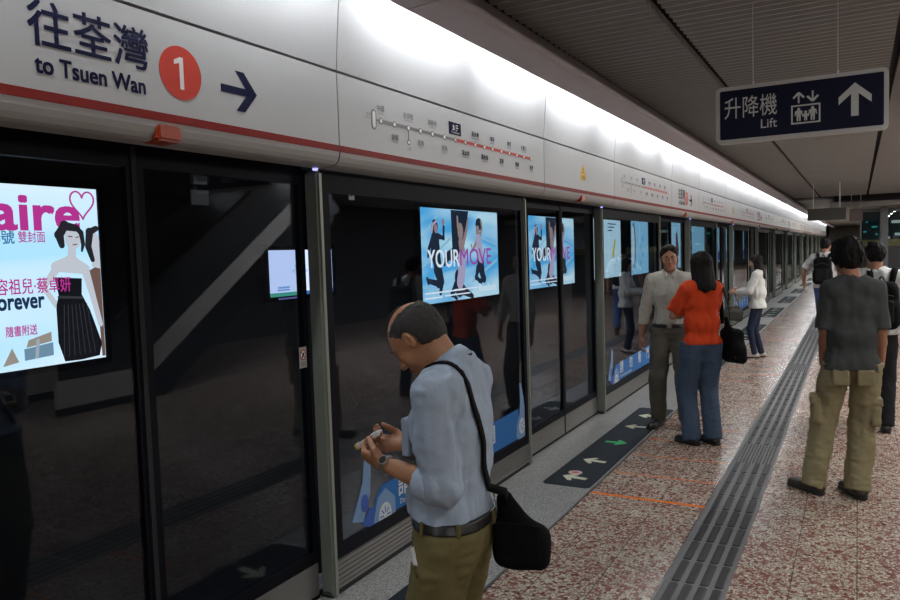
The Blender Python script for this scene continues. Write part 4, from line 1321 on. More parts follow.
def snap(o, pts, nrms, off=0.003, reach=0.12):
    """lay a strap path onto the surface of a garment"""
    from mathutils.bvhtree import BVHTree
    me = o.data
    T = BVHTree.FromPolygons([v.co[:] for v in me.vertices], [p.vertices[:] for p in me.polygons])
    out = []
    for p, n in zip(pts, nrms):
        n = Vector(n).normalized(); p = Vector(p)
        hit = T.ray_cast(p + n * reach, -n, reach * 2)
        out.append(hit[0] + n * off if hit[0] is not None else p)
    # soften
    for _ in range(2):
        out = [out[0]] + [(out[i - 1] + out[i] * 2 + out[i + 1]) / 4 for i in range(1, len(out) - 1)] + [out[-1]]
    return out

class Human:
    def __init__(s, label, loc, yaw, **kw):
        s.p = dict(D0); s.p.update(kw); p = s.p
        s.root = thing('person', label, 'person', loc, yaw)
        s.root.scale = (p['scale'],) * 3
        s.H = V(*p['head']); s.HR = rotm(p['hyaw'], p['hpitch'], p['hroll'])
        px, py, pz = p['pelvis']
        s.hipL, s.hipR = V(-0.088 + px, py, 0.93 + pz), V(0.088 + px, py, 0.93 + pz)
        s.kL = ik(s.hipL, p['ankL'], 0.44, 0.42, (-0.1, 1, 0)); s.kR = ik(s.hipR, p['ankR'], 0.44, 0.42, (0.1, 1, 0))
        s.sL, s.sR = V(-p['sh'], p['lean'] - 0.005, p['shz']), V(p['sh'], p['lean'] - 0.005, p['shz'])
        s.eL = ik(s.sL, p['wrL'], 0.295, 0.255, p['polL']); s.eR = ik(s.sR, p['wrR'], 0.295, 0.255, p['polR'])
        s.wL, s.wR = V(*p['wrL']), V(*p['wrR'])
        s.aL, s.aR = V(*p['ankL']), V(*p['ankR'])
        s.nb = V(0, p['lean'] - 0.015, p['shz'] + 0.05)
    def hp(s, x, y, z): return s.H + s.HR @ V(x, y, z)
    def torso(s, g=0.0, low=0.90, w=None, female=None):
        """primitives of the trunk, inflated by g"""
        p = s.p; w = (w or 1) * p['girth']; L = p['lean']; px, py, pz = p['pelvis']
        f = p['female']
        cw = 0.9 if f else 1.0
        T = []
        T.append((rc((-0.075 + px, py, 0.93), (0.075 + px, py, 0.93), 0.098 * w + g, 0.098 * w + g, ((0, 1, 0), 1.02)), 0.03))
        T.append((rc((px, py + 0.005, 1.00), (px * 0.5, (py + L) / 2, 1.16), (0.148 if not f else 0.132) * w + g, (0.140 if not f else 0.122) * w + g, ((0, 1, 0), 0.72)), 0.06))
        T.append((rc((-0.055, L, 1.30), (0.055, L, 1.30), (0.118 * w * cw) + g, (0.118 * w * cw) + g, ((0, 1, 0), 0.90)), 0.07))
        T.append((rc((-p['sh'] + 0.045, L - 0.01, p['shz'] - 0.02), (p['sh'] - 0.045, L - 0.01, p['shz'] - 0.02), 0.058 + g, 0.058 + g), 0.06))
        for q in (-1, 1):
            T.append((rc((q * (p['sh'] - 0.03), L - 0.01, p['shz']), (q * 0.02, L - 0.02, p['shz'] + 0.055), 0.042 + g, 0.042 + g), 0.05))
        if p['belly']:
            T.append((ell((0, 0.045 + py, 1.05), (0.12 + g, 0.085 + p['belly'] + g, 0.13)), 0.06))
        if f:
            for q in (-1, 1): T.append((ell((q * 0.07, L + 0.085, 1.26), (0.062 + g, 0.055 + g, 0.06 + g)), 0.03))
        return T
    def hand(s, S, W, D, N, left, curl, sc=1.0):
        W = V(*W); D = nrm(D); N = V(*N); N = nrm(N - D * (N @ D)); T = np.cross(D, N) * (-1 if left else 1)
        S.add(rc(W + D * 0.015, W + D * 0.075, 0.034 * sc, 0.040 * sc, (N, 0.42)), 0.012)
        for i, (o, L) in enumerate(((0.031, 0.070), (0.011, 0.078), (-0.010, 0.073), (-0.029, 0.058))):
            b = W + D * (0.090 - abs(i - 1.2) * 0.003) + T * o * sc
            ang = 0.0; cur = b
            S.add(rc(W + D * 0.06 + T * o * 0.8 * sc, b, 0.011, 0.0095, None), 0.008)
            for j, fr in enumerate((0.45, 0.32, 0.23)):
                c = curl if not isinstance(curl, (list, tuple)) else curl[i]
                ang += c * (0.9, 1.1, 0.7)[j]
                d = D * math.cos(ang) + N * math.sin(ang)
                nx = cur + d * L * fr * 1.05
                S.add(rc(cur, nx, 0.0090 - j * 0.0008, 0.0083 - j * 0.0009), 0.003)
                cur = nx
        tb = W + D * 0.022 + T * 0.026 * sc
        d1 = nrm(D * 0.62 + T * 0.62 + N * 0.45); d2 = nrm(D * 0.85 + T * 0.15 + N * 0.5)
        S.add(rc(W + D * 0.01 + T * 0.012, tb + d1 * 0.03, 0.016, 0.0125), 0.012)
        S.add(rc(tb + d1 * 0.03, tb + d1 * 0.03 + d2 * 0.032, 0.0115, 0.0100), 0.004)
        S.add(rc(tb + d1 * 0.03 + d2 * 0.032, tb + d1 * 0.03 + d2 * 0.057, 0.0100, 0.0080), 0.003)
    def body(s, res=None, fine=(), handres=None):
        p = s.p
        S = Sculpt(res or p['res'], fine)
        for pr, k in s.torso(-0.014): S.add(pr, k)
        for h, k_, a in ((s.hipL, s.kL, s.aL), (s.hipR, s.kR, s.aR)):
            S.add(rc(h, k_, 0.075, 0.048), 0.03); S.add(rc(k_, a, 0.047, 0.032), 0.02)
            S.add(rc(a, a + V(0, 0.02, -0.035), 0.032, 0.030), 0.02)
        for sh, e, w_, hd, pn, left, cu in ((s.sL, s.eL, s.wL, p['hdL'], p['pnL'], True, p['curlL']), (s.sR, s.eR, s.wR, p['hdR'], p['pnR'], False, p['curlR'])):
            S.add(rc(sh, e, 0.043, 0.036), 0.03)
            m = e + (w_ - e) * 0.3
            S.add(rc(e, m, 0.036, 0.038), 0.015); S.add(rc(m, w_, 0.038, 0.0255), 0.012)
            S.add(rc(w_, V(*w_) + nrm(hd) * 0.02, 0.026, 0.027, (pn, 0.8)), 0.01)
            s.hand(S, w_, hd, pn, left, cu, 0.9 if p['female'] else 1.0)
        # neck and head
        S.add(rc(s.nb + V(0, 0, -0.03), s.hp(0, -0.028, -0.05), 0.060 if not p['female'] else 0.05, 0.055 if not p['female'] else 0.046), 0.03)
        s.headprims(S)
        o = S.build('body', skin(p['skin']), s.root)
        s.body_o = o
        if p['eyes']: s.face_bits()
        return o
    def headprims(s, S):
        h = s.hp; M = s.HR.T
        S.add(ell(h(0, -0.014, 0.036), (0.075, 0.094, 0.082), M), 0.02)
        S.add(ell(h(0, 0.028, -0.005), (0.064, 0.062, 0.088), M), 0.03)
        S.add(ell(h(0, 0.035, -0.062), (0.050, 0.050, 0.046), M), 0.03)
        S.add(ell(h(0, 0.074, -0.094), (0.022, 0.018, 0.017), M), 0.02)
        for q in (-1, 1):
            S.add(ell(h(q * 0.040, 0.056, -0.030), (0.024, 0.022, 0.022), M), 0.02)
            S.sub(ell(h(q * 0.031, 0.100, 0.004), (0.018, 0.017, 0.012), M), 0.010)
            S.add(ell(h(q * 0.031, 0.075, 0.003), (0.0145, 0.0125, 0.0115), M), 0.004)
            S.add(rc(h(q * 0.014, 0.090, 0.022), h(q * 0.044, 0.078, 0.022), 0.007, 0.006), 0.010)
            Re = M
            S.add(ell(h(q * 0.078, -0.006, -0.004), (0.009, 0.018, 0.031), Re), 0.006)
            S.sub(ell(h(q * 0.087, -0.002, 0.002), (0.006, 0.010, 0.017), Re), 0.004)
            S.add(ell(h(q * 0.012, 0.102, -0.034), (0.0085, 0.010, 0.0075), M), 0.005)
        S.add(rc(h(0, 0.090, 0.010), h(0, 0.113, -0.030), 0.0075, 0.0105), 0.009)
        S.add(rc(h(-0.019, 0.086, -0.058), h(0.019, 0.086, -0.058), 0.0065, 0.0065), 0.006)
        S.add(rc(h(0, 0.0935, -0.057), h(0, 0.0935, -0.057), 0.007, 0.007), 0.008)
        S.add(rc(h(-0.015, 0.086, -0.071), h(0.015, 0.086, -0.071), 0.007, 0.007), 0.006)
        S.sub(rc(h(-0.024, 0.098, -0.0645), h(0.024, 0.098, -0.0645), 0.003, 0.003), 0.004)
    def face_bits(s):
        M = s.HR
        br = MB()
        for q in (-1, 1):
            e = MB(); c = s.hp(q * 0.031, 0.0775, 0.002)
            pts = []
            bm = bmesh.new(); bmesh.ops.create_uvsphere(bm, u_segments=14, v_segments=10, radius=1.0)
            vs = [tuple(c + M @ V(v.co.x * 0.0118, v.co.y * 0.0118, v.co.z * 0.0062)) for v in bm.verts]
            e.add(vs, [tuple(v.index for v in f.verts) for f in bm.faces]); bm.free()
            eo = e.build('eye', mat('eye_white', (0.55, 0.52, 0.48), 0.25), s.root, True)
            ir = MB(); bm = bmesh.new(); bmesh.ops.create_uvsphere(bm, u_segments=12, v_segments=8, radius=1.0)
            c2 = s.hp(q * 0.031, 0.0855, 0.0015)
            vs = [tuple(c2 + M @ V(v.co.x * 0.0052, v.co.y * 0.0048, v.co.z * 0.0052)) for v in bm.verts]
            ir.add(vs, [tuple(v.index for v in f.verts) for f in bm.faces]); bm.free()
            ir.build('iris', mat('iris_dark', (0.015, 0.008, 0.005), 0.2), eo, True)
            b = MB(); b.tube([s.hp(q * 0.012, 0.0975, 0.0235), s.hp(q * 0.028, 0.0935, 0.0285), s.hp(q * 0.046, 0.081, 0.025)], [0.0028, 0.0038, 0.0018], 6)
            b.build('eyebrow', mat('brow_dark', (0.02, 0.016, 0.013), 0.8), s.root, True)
        l = MB(); l.tube([s.hp(-0.021, 0.0895, -0.0635), s.hp(-0.008, 0.0985, -0.062), s.hp(0.008, 0.0985, -0.062), s.hp(0.021, 0.0895, -0.0635)], [0.002, 0.0052, 0.0052, 0.002], 8)
        l.build('lips', mat('lip_tone', (0.26, 0.09, 0.07), 0.5), s.root, True)
    def hair(s, style, col, res=0.006, name='hair'):
        h = s.hp; M = s.HR.T; HR = s.HR; H = s.H
        S = Sculpt(res)
        def loc(X, Y, Z):
            px, py, pz = X - H[0], Y - H[1], Z - H[2]
            return [HR[0][i] * px + HR[1][i] * py + HR[2][i] * pz for i in range(3)]
        if style == 'short':
            S.add(ell(h(0, -0.016, 0.045), (0.085, 0.104, 0.088), M), 0.01)
            S.add(ell(h(0, -0.045, 0.0), (0.078, 0.068, 0.075), M), 0.02)
            S.add(ell(h(0, 0.045, 0.098), (0.058, 0.040, 0.022), M), 0.02)
            S.sub(ell(h(0, 0.118, -0.004), (0.074, 0.085, 0.098), M), 0.008)
            def f(F, X, Y, Z):
                x, y, z = loc(X, Y, Z)
                return np.maximum(F, 0.45 * (y - 0.03) - z - 0.005 + np.where(y < -0.03, -0.03, 0.0))
            S.fnc(f)
            S.noise(0.0055, (55, 55, 40), 3); S.noise(0.003, (160, 160, 90), 4)
        elif style == 'messy':
            S.add(ell(h(0, -0.018, 0.046), (0.094, 0.112, 0.098), M), 0.01)
            S.add(ell(h(0, -0.05, -0.005), (0.084, 0.070, 0.085), M), 0.02)
            for q in (-1, 1): S.add(ell(h(q * 0.074, -0.01, 0.0), (0.020, 0.038, 0.05), M), 0.02)
            S.sub(ell(h(0, 0.120, -0.014), (0.080, 0.082, 0.098), M), 0.008)
            def f(F, X, Y, Z):
                x, y, z = loc(X, Y, Z)
                return np.maximum(F, 0.35 * (y - 0.03) - z - 0.055)
            S.fnc(f)
            S.noise(0.008, (36, 36, 24), 8); S.noise(0.005, (90, 90, 40), 9)
        elif style == 'balding':
            S.add(ell(h(0, -0.016, 0.035), (0.0800, 0.099, 0.086), M), 0.01)
            S.add(ell(h(0, -0.045, -0.005), (0.073, 0.062, 0.072), M), 0.02)
            S.sub(ell(h(0, 0.118, -0.014), (0.0765, 0.080, 0.110), M), 0.006)
            S.sub(ell(h(0, 0.010, 0.128), (0.071, 0.120, 0.078), M), 0.006)
            S.sub(ell(h(0, 0.085, 0.080), (0.075, 0.045, 0.060), M), 0.010)
            def f(F, X, Y, Z):
                x, y, z = loc(X, Y, Z)
                F = np.maximum(F, 0.55 * (y - 0.035) - z - 0.012)
                # clear around the ear
                e = np.sqrt(((y + 0.004) / 0.024) ** 2 + ((z + 0.006) / 0.036) ** 2) - 1
                return np.maximum(F, np.where(np.abs(x) > 0.05, -e * 0.02, -1))
            S.fnc(f)
            S.noise(0.0018, (90, 90, 60), 3); S.noise(0.0012, (220, 220, 120), 4)
        elif style in ('long', 'longer'):
            dn = -0.235 if style == 'long' else -0.29
            S.add(ell(h(0, -0.016, 0.042), (0.086, 0.106, 0.090), M), 0.01)
            S.add(rc(h(0, -0.045, 0.02), h(0, -0.070, dn + 0.05), 0.094, 0.100, (s.HR @ V(0, 1, 0), 0.60)), 0.03)
            for q in (-1, 1): S.add(rc(h(q * 0.066, 0.005, 0.03), h(q * 0.080, -0.015, dn + 0.06), 0.030, 0.026), 0.02)
            S.sub(ell(h(0, 0.120, -0.012), (0.070, 0.095, 0.105), M), 0.008)
            def f(F, X, Y, Z):
                x, y, z = loc(X, Y, Z)
                return np.maximum(F, dn - z + 0.012 * np.sin(x * 60))
            S.fnc(f)
            S.noise(0.004, (70, 70, 6), 3); S.noise(0.002, (190, 190, 12), 5)
        hm = mat('hair_%02d%02d' % (int(col[0] * 99), int(col[1] * 999) % 100), col, 0.7, spec=0.12, noise=0.35, nscale=90, bump=0.5, stretch=(1, 1, 0.25))
        return S.build(name, hm, s.root)
    def shirt(s, m, g=0.016, sleeve=1.0, hem=0.985, fine=(), res=None, name='shirt', cuff=0.0, sw=0.052, ew=0.046, ww=0.036, fold=0.005, seed=1, loose=0.0, neck=0.066, openf=0.0):
        p = s.p; S = Sculpt(res or p['res'], fine)
        for pr, k in s.torso(g): S.add(pr, k)
        L = p['lean']
        if hem < 0.94:
            S.add(rc((-0.07, 0, hem - 0.02), (0.07, 0, hem - 0.02), 0.108 * p['girth'] + g + loose, 0.108 * p['girth'] + g + loose, ((0, 1, 0), 1.0)), 0.05)
            S.add(rc((-0.06, L / 2, 1.12), (0.06, L / 2, 1.12), 0.105 * p['girth'] + g + loose, 0.105 * p['girth'] + g + loose), 0.06)
        for sh, e, w_ in ((s.sL, s.eL, s.wL), (s.sR, s.eR, s.wR)):
            up = min(sleeve / 0.5, 1.0) if sleeve < 0.5 else 1.0
            c = sh + (e - sh) * up
            if up < 1:
                S.add(rc(sh, e, sw + 0.004 + g * 0.3, ew + 0.012 + g * 0.5, None, (c, e - sh)), 0.025)
            else:
                S.add(rc(sh, e, sw + g * 0.3, ew + g * 0.3), 0.014)
                t = (sleeve - 0.5) / 0.5
                if t > 0:
                    c = e + (w_ - e) * min(t, 1.0)
                    d = (w_ - e)
                    S.add(rc(e, w_ + d * 0.0, ew + g * 0.3, ww, None, (c, d)), 0.018)
                    if t > 0.9: S.add(rc(e + d * 0.86, e + d * 0.99, ww + 0.003, ww + 0.002, None, (c, d)), 0.006)
        if fold:
            S.noise(fold, (15, 15, 5.5), seed, True); S.noise(fold * 0.55, (18, 18, 24), seed + 2)
        S.cut((0, 0, hem), (0, 0, -1))
        S.sub(rc(s.nb + V(0, 0.0, 0.02), s.nb + V(0, 0.04, 0.12), neck, neck + 0.02), 0.006)
        return S.build(name, m, s.root)
    def trousers(s, m, g=0.014, hw=0.100, kw=0.072, aw=0.060, top=1.0, fine=(), res=None, fold=0.006, seed=4, name='trousers', low=0.055, extra=None):
        p = s.p; S = Sculpt(res or p['res'], fine); px, py, pz = p['pelvis']
        w_ = p['girth']
        S.add(rc((-0.075 + px, py, 0.93), (0.075 + px, py, 0.93), 0.102 * w_ + g, 0.102 * w_ + g, ((0, 1, 0), 1.03)), 0.03)
        S.add(rc((px, py + 0.005, 1.0), (px, py + 0.005, 1.06), 0.146 * w_ + g * 0.6, 0.146 * w_ + g * 0.6, ((0, 1, 0), 0.76)), 0.04)
        if p['belly']: S.add(ell((0, 0.045 + py, 1.03), (0.115, 0.07 + p['belly'], 0.12)), 0.05)
        for h, k_, a in ((s.hipL, s.kL, s.aL), (s.hipR, s.kR, s.aR)):
            S.add(rc(h + V(0, 0, 0.0), k_, hw, kw), 0.025)
            d = nrm(a - k_)
            S.add(rc(k_, a + d * 0.03, kw, aw, None, (a + d * (0.09 - low), d)), 0.02)
        if extra: extra(S)
        if fold:
            S.noise(fold, (10, 10, 5), seed, True)
            S.noise(fold * 0.6, (14, 14, 26), seed + 2, True)
        S.cut((0, 0, top), (0, 0, 1))
        return S.build(name, m, s.root)
    def belt(s, z=0.995, m=None, buckle=True, g=0.017):
        p = s.p; w_ = p['girth']; px, py, pz = p['pelvis']
        S = Sculpt(0.005)
        S.add(rc((px, py + 0.005, 0.97), (px, py + 0.005, 1.06), 0.146 * w_ + g, 0.146 * w_ + g, ((0, 1, 0), 0.78)), 0.02)
        S.add(rc((-0.075 + px, py, 0.93), (0.075 + px, py, 0.93), 0.102 * w_ + g, 0.102 * w_ + g, ((0, 1, 0), 1.03)), 0.03)
        if p['belly']: S.add(ell((0, 0.045 + py, 1.03), (0.12, 0.075 + p['belly'], 0.12)), 0.05)
        S.cut((0, 0, z + 0.017), (0, 0, 1)); S.cut((0, 0, z - 0.017), (0, 0, -1))
        b = S.build('belt', m or mat('belt_black', (0.012, 0.011, 0.011), 0.35), s.root)
        if buckle:
            fy = max(v.co.y for v in b.data.vertices)
            k = MB().bbox((px - 0.022, fy - 0.004, z - 0.018), (px + 0.022, fy + 0.006, z + 0.018), 0.003)
            k.build('buckle', mat('buckle_steel', (0.6, 0.6, 0.58), 0.2, metal=1.0), b)
        return b
    def shoes(s, m, sole=None, res=0.006, name='shoe', L=0.27, tip=0.0):
        for a, yaw, lift in ((s.aL, s.p['toeL'], 0), (s.aR, s.p['toeR'], 0)):
            z0 = a[2] - 0.09
            pt = s.p.get('foot_pitch', {}).get('L' if a is s.aL else 'R', 0.0)
            S = Sculpt(res)
            d = V(-math.sin(yaw), math.cos(yaw), 0); q = V(d[1], -d[0], 0)
            c = V(a[0], a[1], 0)
            S.add(rc(c - d * 0.045 + V(0, 0, 0.040), c + d * (L - 0.115) + V(0, 0, 0.030), 0.040, 0.046, ((0, 0, 1), 0.72)), 0.02)
            S.add(rc(c - d * 0.03 + V(0, 0, 0.05), c + d * 0.06 + V(0, 0, 0.055), 0.036, 0.030), 0.03)
            S.cut((0, 0, 0.012), (0, 0, -1)); S.cut((0, 0, 0.10), (0, 0, 1))
            o = S.build(name, m, s.root)
            S = Sculpt(res)
            S.add(rc(c - d * 0.045 + V(0, 0, 0.018), c + d * (L - 0.115) + V(0, 0, 0.018), 0.043, 0.050, ((0, 0, 1), 0.8)), 0.01)
            S.cut((0, 0, 0.001), (0, 0, -1)); S.cut((0, 0, 0.022), (0, 0, 1))
            so = S.build('sole', sole or mat('sole_black', (0.012, 0.012, 0.012), 0.7), o)
            if pt or z0 > 0.001:
                # lifted foot: rotate about the ankle side axis
                R = Matrix.Rotation(pt, 4, Vector(q)); T1 = Matrix.Translation(Vector((a[0], a[1], 0.09))); T2 = Matrix.Translation(Vector((0, 0, z0)))
                X = T2 @ T1 @ R @ T1.inverted()
                o.data.transform(X); so.data.transform(X)
    def collar(s, m, h=0.040, r=0.066, y0=0.0):
        """folded shirt collar: a stand and a leaf that opens at the front"""
        c = s.nb + V(0, 0.004 + y0, 0.010)
        up = nrm(s.hp(0, -0.028, -0.05) - s.nb); fw = nrm(V(0, 1, 0) - up * up[1]); rt = np.cross(fw, up)
        rows = []
        n = 30
        for j, (rr, zz) in enumerate(((r - 0.004, -0.004), (r - 0.004, h * 0.9), (r + 0.001, h), (r + 0.009, h * 0.55), (r + 0.016, -0.006))):
            row = []
            for i in range(n + 1):
                a = 0.28 + (2 * PI - 0.56) * i / n
                front = max(0, math.cos(a)) ** 3
                z2 = zz - front * 0.030 * (1 if j < 3 else 1.35)
                r2 = rr + (0.006 * front if j >= 3 else 0)
                row.append(c + fw * math.cos(a) * r2 * 0.98 + rt * math.sin(a) * r2 + up * z2)
            rows.append(row)
        vs = [p for r_ in rows for p in r_]
        fs = [(j * (n + 1) + i, j * (n + 1) + i + 1, (j + 1) * (n + 1) + i + 1, (j + 1) * (n + 1) + i) for j in range(len(rows) - 1) for i in range(n)]
        o = obj('collar', vs, fs, m, s.root, True)
        md = o.modifiers.new('thickness', 'SOLIDIFY'); md.thickness = 0.003
        return o
def smooth_path(P, k=4):
    P = [np.array(p, float) for p in P]; out = []
    for i in range(len(P) - 1):
        p0, p1, p2, p3 = P[max(i - 1, 0)], P[i], P[i + 1], P[min(i + 2, len(P) - 1)]
        for j in range(k):
            t_ = j / k
            out.append(0.5 * ((2 * p1) + (-p0 + p2) * t_ + (2 * p0 - 5 * p1 + 4 * p2 - p3) * t_ ** 2 + (-p0 + 3 * p1 - 3 * p2 + p3) * t_ ** 3))
    out.append(P[-1]); return out
# ------------------------------------------------------------------ cloth materials
def cloth(name, c, noise=0.06, rough=0.85, nscale=120, bump=0.12):
    return mat(name, c, rough, spec=0.2, noise=noise, nscale=nscale, bump=bump)
def striped(name, a, b, freq):
    m = mat(name, a, 0.85, spec=0.2)
    nt = m.node_tree; N = NT(m)
    tc = nt.nodes.new('ShaderNodeTexCoord'); sp = nt.nodes.new('ShaderNodeSeparateXYZ'); nt.links.new(tc.outputs['Object'], sp.inputs[0])
    u = N.m('ADD', sp.outputs[0], N.m('MULTIPLY', sp.outputs[1], 0.7))
    st = N.m('GREATER_THAN', N.m('SINE', N.m('MULTIPLY', u, freq)), 0.35)
    nt.links.new(N.mix(st, a, b), nt.nodes['Principled BSDF'].inputs['Base Color'])
    return m

# ================================================================== man with the phone (foreground)
A = Human('balding man in light blue shirt and olive trousers looking down at his hands', (-1.115, 2.02, 0), math.radians(96),
          scale=0.938, girth=0.95, belly=0.012, lean=0.01, head=(0, 0.125, 1.583), hpitch=0.80, hyaw=0.0, sh=0.172,
          wrL=(-0.095, 0.215, 1.165), wrR=(0.095, 0.225, 1.19), polL=(-0.35, -1, -0.6), polR=(0.35, -1, -0.6),
          hdL=(0.30, 0.9, 0.12), hdR=(-0.45, 0.75, 0.05), pnL=(0.75, 0.0, 0.65), pnR=(-0.6, 0.1, 0.8), curlL=[0.75, 0.8, 0.85, 0.9], curlR=[0.7, 0.8, 0.85, 0.9],
          skin=(0.40, 0.19, 0.10), res=0.010, ankL=(-0.11, 0.02, 0.09), ankR=(0.11, -0.03, 0.09))
A.body(fine=((0, -0.16, 0.16, 0.0032), (1, -0.02, 0.46, 0.0035), (2, 1.06, 1.28, 0.0035), (2, 1.43, 1.75, 0.0032)))
A.hair('balding', (0.045, 0.043, 0.042), 0.0035, 'grey_hair')
b = MB()
for q in range(-7, 8):
    x = q * 0.0055
    b.tube([A.hp(x, 0.075, 0.083), A.hp(x * 1.1, 0.045, 0.106), A.hp(x * 1.15, 0.0, 0.1185), A.hp(x * 1.1, -0.05, 0.1115)], [0.0006, 0.0011, 0.0011, 0.0008], 5)
b.build('combed_strands', mat('hair_strand', (0.04, 0.035, 0.03), 0.5), A.root, True)
blue = cloth('blue_shirt_cloth', (0.36, 0.43, 0.53), 0.05)
A_sh = A.shirt(blue, g=0.020, sleeve=0.60, hem=1.004, res=0.005, sw=0.057, ew=0.055, ww=0.050, fold=0.011, seed=11)
A.collar(blue, 0.042, 0.068)
for sg, e, w_ in ((-1, A.eL, A.wL), (1, A.eR, A.wR)):
    d = w_ - e
    S = Sculpt(0.004); S.add(rc(e + d * 0.02, e + d * 0.34, 0.067, 0.062), 0.01); S.cut(e + d * 0.30, d); S.cut(e + d * 0.06, -d); S.noise(0.003, (30, 30, 30), 5)
    S.build('rolled_cuff', mat('blue_cuff_cloth', (0.40, 0.48, 0.60), 0.85, bump=0.2, nscale=80), A.root)
S = Sculpt(0.004); S.add(rbox((-0.080, 0.122, 1.27), (0.05, 0.014, 0.062), 0.006), 0.004); S.noise(0.002, (30, 30, 30), 3)
S.build('chest_pocket', blue, A.root)
olive = cloth('olive_trouser_cloth', (0.15, 0.125, 0.052))
A_tr = A.trousers(olive, g=0.013, hw=0.108, kw=0.080, aw=0.066, top=1.005, res=0.007, fold=0.008, seed=21)
A_blt = A.belt(0.992, g=0.028)
for x, y in ((-0.158, 0.045), (-0.150, -0.065), (0.158, 0.045), (0.150, -0.065), (0.0, -0.13)):
    pb = snap(A_blt, [(x, y, 0.992)] * 3, [(x, y, 0)] * 3)[1]
    MB().bbox((pb.x - 0.006, pb.y - 0.006, 0.968), (pb.x + 0.006, pb.y + 0.006, 1.014), 0.003).build('belt_loop', olive, A.root)
# slanted pocket with a white handkerchief corner
pk = snap(A_tr, smooth_path([(-0.10, 0.10, 0.965), (-0.13, 0.07, 0.91), (-0.14, 0.04, 0.84)]), smooth_path([(-1, 0.9, 0), (-1, 0.6, 0), (-1, 0.3, 0)]), 0.001)
MB().tube(pk, 0.006, 8).build('pocket_edge', mat('olive_dark_seam', (0.06, 0.05, 0.02), 0.9), A.root, True)
S = Sculpt(0.004); S.add(rc(pk[4], pk[6], 0.014, 0.010, ((1, 0, 0), 0.6)), 0.004); S.noise(0.003, (60, 60, 60), 3)
S.build('white_tissue', mat('tissue_white', (0.6, 0.6, 0.58), 0.9), A.root)
A.shoes(mat('shoe_black', (0.015, 0.014, 0.014), 0.35), res=0.007)
# wristwatch
d = nrm(V(*A.p['hdL'])); c = A.wL - nrm(A.wL - A.eL) * 0.012; ax_ = nrm(A.wL - A.eL)
u = nrm(np.cross(ax_, V(0, 0, 1))); v = np.cross(u, ax_)
w_ = MB(); ring = [c + (u * math.cos(t) * 0.031 + v * math.sin(t) * 0.029) for t in np.linspace(0, 2 * PI, 25)]
wv = MB(); wv.ribbon(ring, [p - c for p in ring], 0.016, 0.003)
wo = wv.build('watch_band', mat('watch_steel', (0.55, 0.56, 0.52), 0.28, metal=0.9), A.root)
# dial on the outside of the wrist
nd = nrm(-u * 0.7 + v * 0.7) if (-u)[0] < 0 else nrm(u * 0.7 + v * 0.7)
cc = c + nd * 0.033; 
wd = MB(); wd.tube([cc - nd * 0.004, cc + nd * 0.005], 0.017, 20); wd.build('watch_case', mat('watch_steel', (0.55, 0.56, 0.52), 0.28, metal=0.9), wo)
wd = MB(); wd.tube([cc + nd * 0.005, cc + nd * 0.0056], 0.014, 20); wd.build('watch_dial', mat('dial_dark', (0.03, 0.035, 0.03), 0.2), wo)
def toworld(H, p):
    return H.root.matrix_basis @ Vector(p)
bpy.context.view_layer.update()
def held(H, name, label, cat):
    t = thing(name, label, cat, H.root.location[:], H.root.rotation_euler.z)
    t.scale = H.root.scale
    return t
# the small white device in his hands
t = held(A, 'mobile_phone', 'small white phone with a yellow edge held in the hands of the balding man', 'phone')
R_ = rotm(0.25, 0.55)
def obox(lo, hi, c, Rm, r=0.003):
    m_ = MB().bbox(lo, hi, r); m_.v = [tuple(V(*c) + Rm @ V(*q)) for q in m_.v]; return m_
pc = (0.0, 0.330, 1.222)
obox((-0.027, -0.05, -0.009), (0.027, 0.05, 0.009), pc, R_, 0.005).build('phone_body', mat('phone_white', (0.75, 0.76, 0.76), 0.3), t)
obox((-0.022, 0.040, -0.011), (0.022, 0.054, 0.0095), pc, R_, 0.003).build('yellow_edge', M_yellow, t)
obox((-0.019, -0.012, 0.0091), (0.019, 0.036, 0.0102), pc, R_, 0.0004).build('screen', mat('phone_screen', (0.05, 0.06, 0.07), 0.1), t)
# messenger bag with strap across the back
t = held(A, 'shoulder_bag', 'black cloth messenger bag hanging behind the balding man by a long strap', 'bag')
M_bag = mat('bag_black_cloth', (0.006, 0.006, 0.007), 0.85, spec=0.1, noise=0.3, nscale=60, bump=0.3)
def bag_xf(S): return S
S = Sculpt(0.006)
bc = V(0.05, -0.200, 0.895)
S.add(rc(bc + V(0, 0.045, 0.14), bc + V(0, -0.01, 0.0), 0.030, 0.085, ((1, 0, 0), 0.55)), 0.02)
S.add(rbox(bc + V(0.0, -0.01, -0.01), (0.042, 0.095, 0.075), 0.035), 0.04)
S.noise(0.005, (12, 12, 12), 5)
S.build('bag_body', M_bag, t)
S = Sculpt(0.006); S.add(rbox(bc + V(-0.044, -0.008, 0.01), (0.006, 0.080, 0.070), 0.006), 0.01); S.noise(0.003, (16, 16, 16), 6); S.build('front_flap', M_bag, t)
sp = [(0.10, 0.155, 1.05), (0.03, 0.160, 1.20), (-0.045, 0.135, 1.34), (-0.085, 0.085, 1.44), (-0.098, 0.02, 1.492), (-0.095, -0.045, 1.485), (-0.080, -0.105, 1.42), (-0.055, -0.145, 1.32),
      (-0.03, -0.162, 1.22), (-0.008, -0.170, 1.12), (0.02, -0.168, 1.06), (0.045, -0.160, 1.03)]
sn = [(0.1, 1, 0), (0, 1, 0), (0, 1, 0.2), (-0.1, 0.7, 0.7), (0, 0, 1), (0, -0.3, 1), (0, -0.8, 0.5), (0, -1, 0.2), (0, -1, 0), (0, -1, 0), (0, -1, 0), (0, -1, 0)]
pp, nn = smooth_path(sp), smooth_path(sn)
pp = snap(A_sh, pp[:-6], nn[:-6]) + pp[-6:]
MB().ribbon(pp, nn, 0.034, 0.005).build('strap', M_bag, t, True)

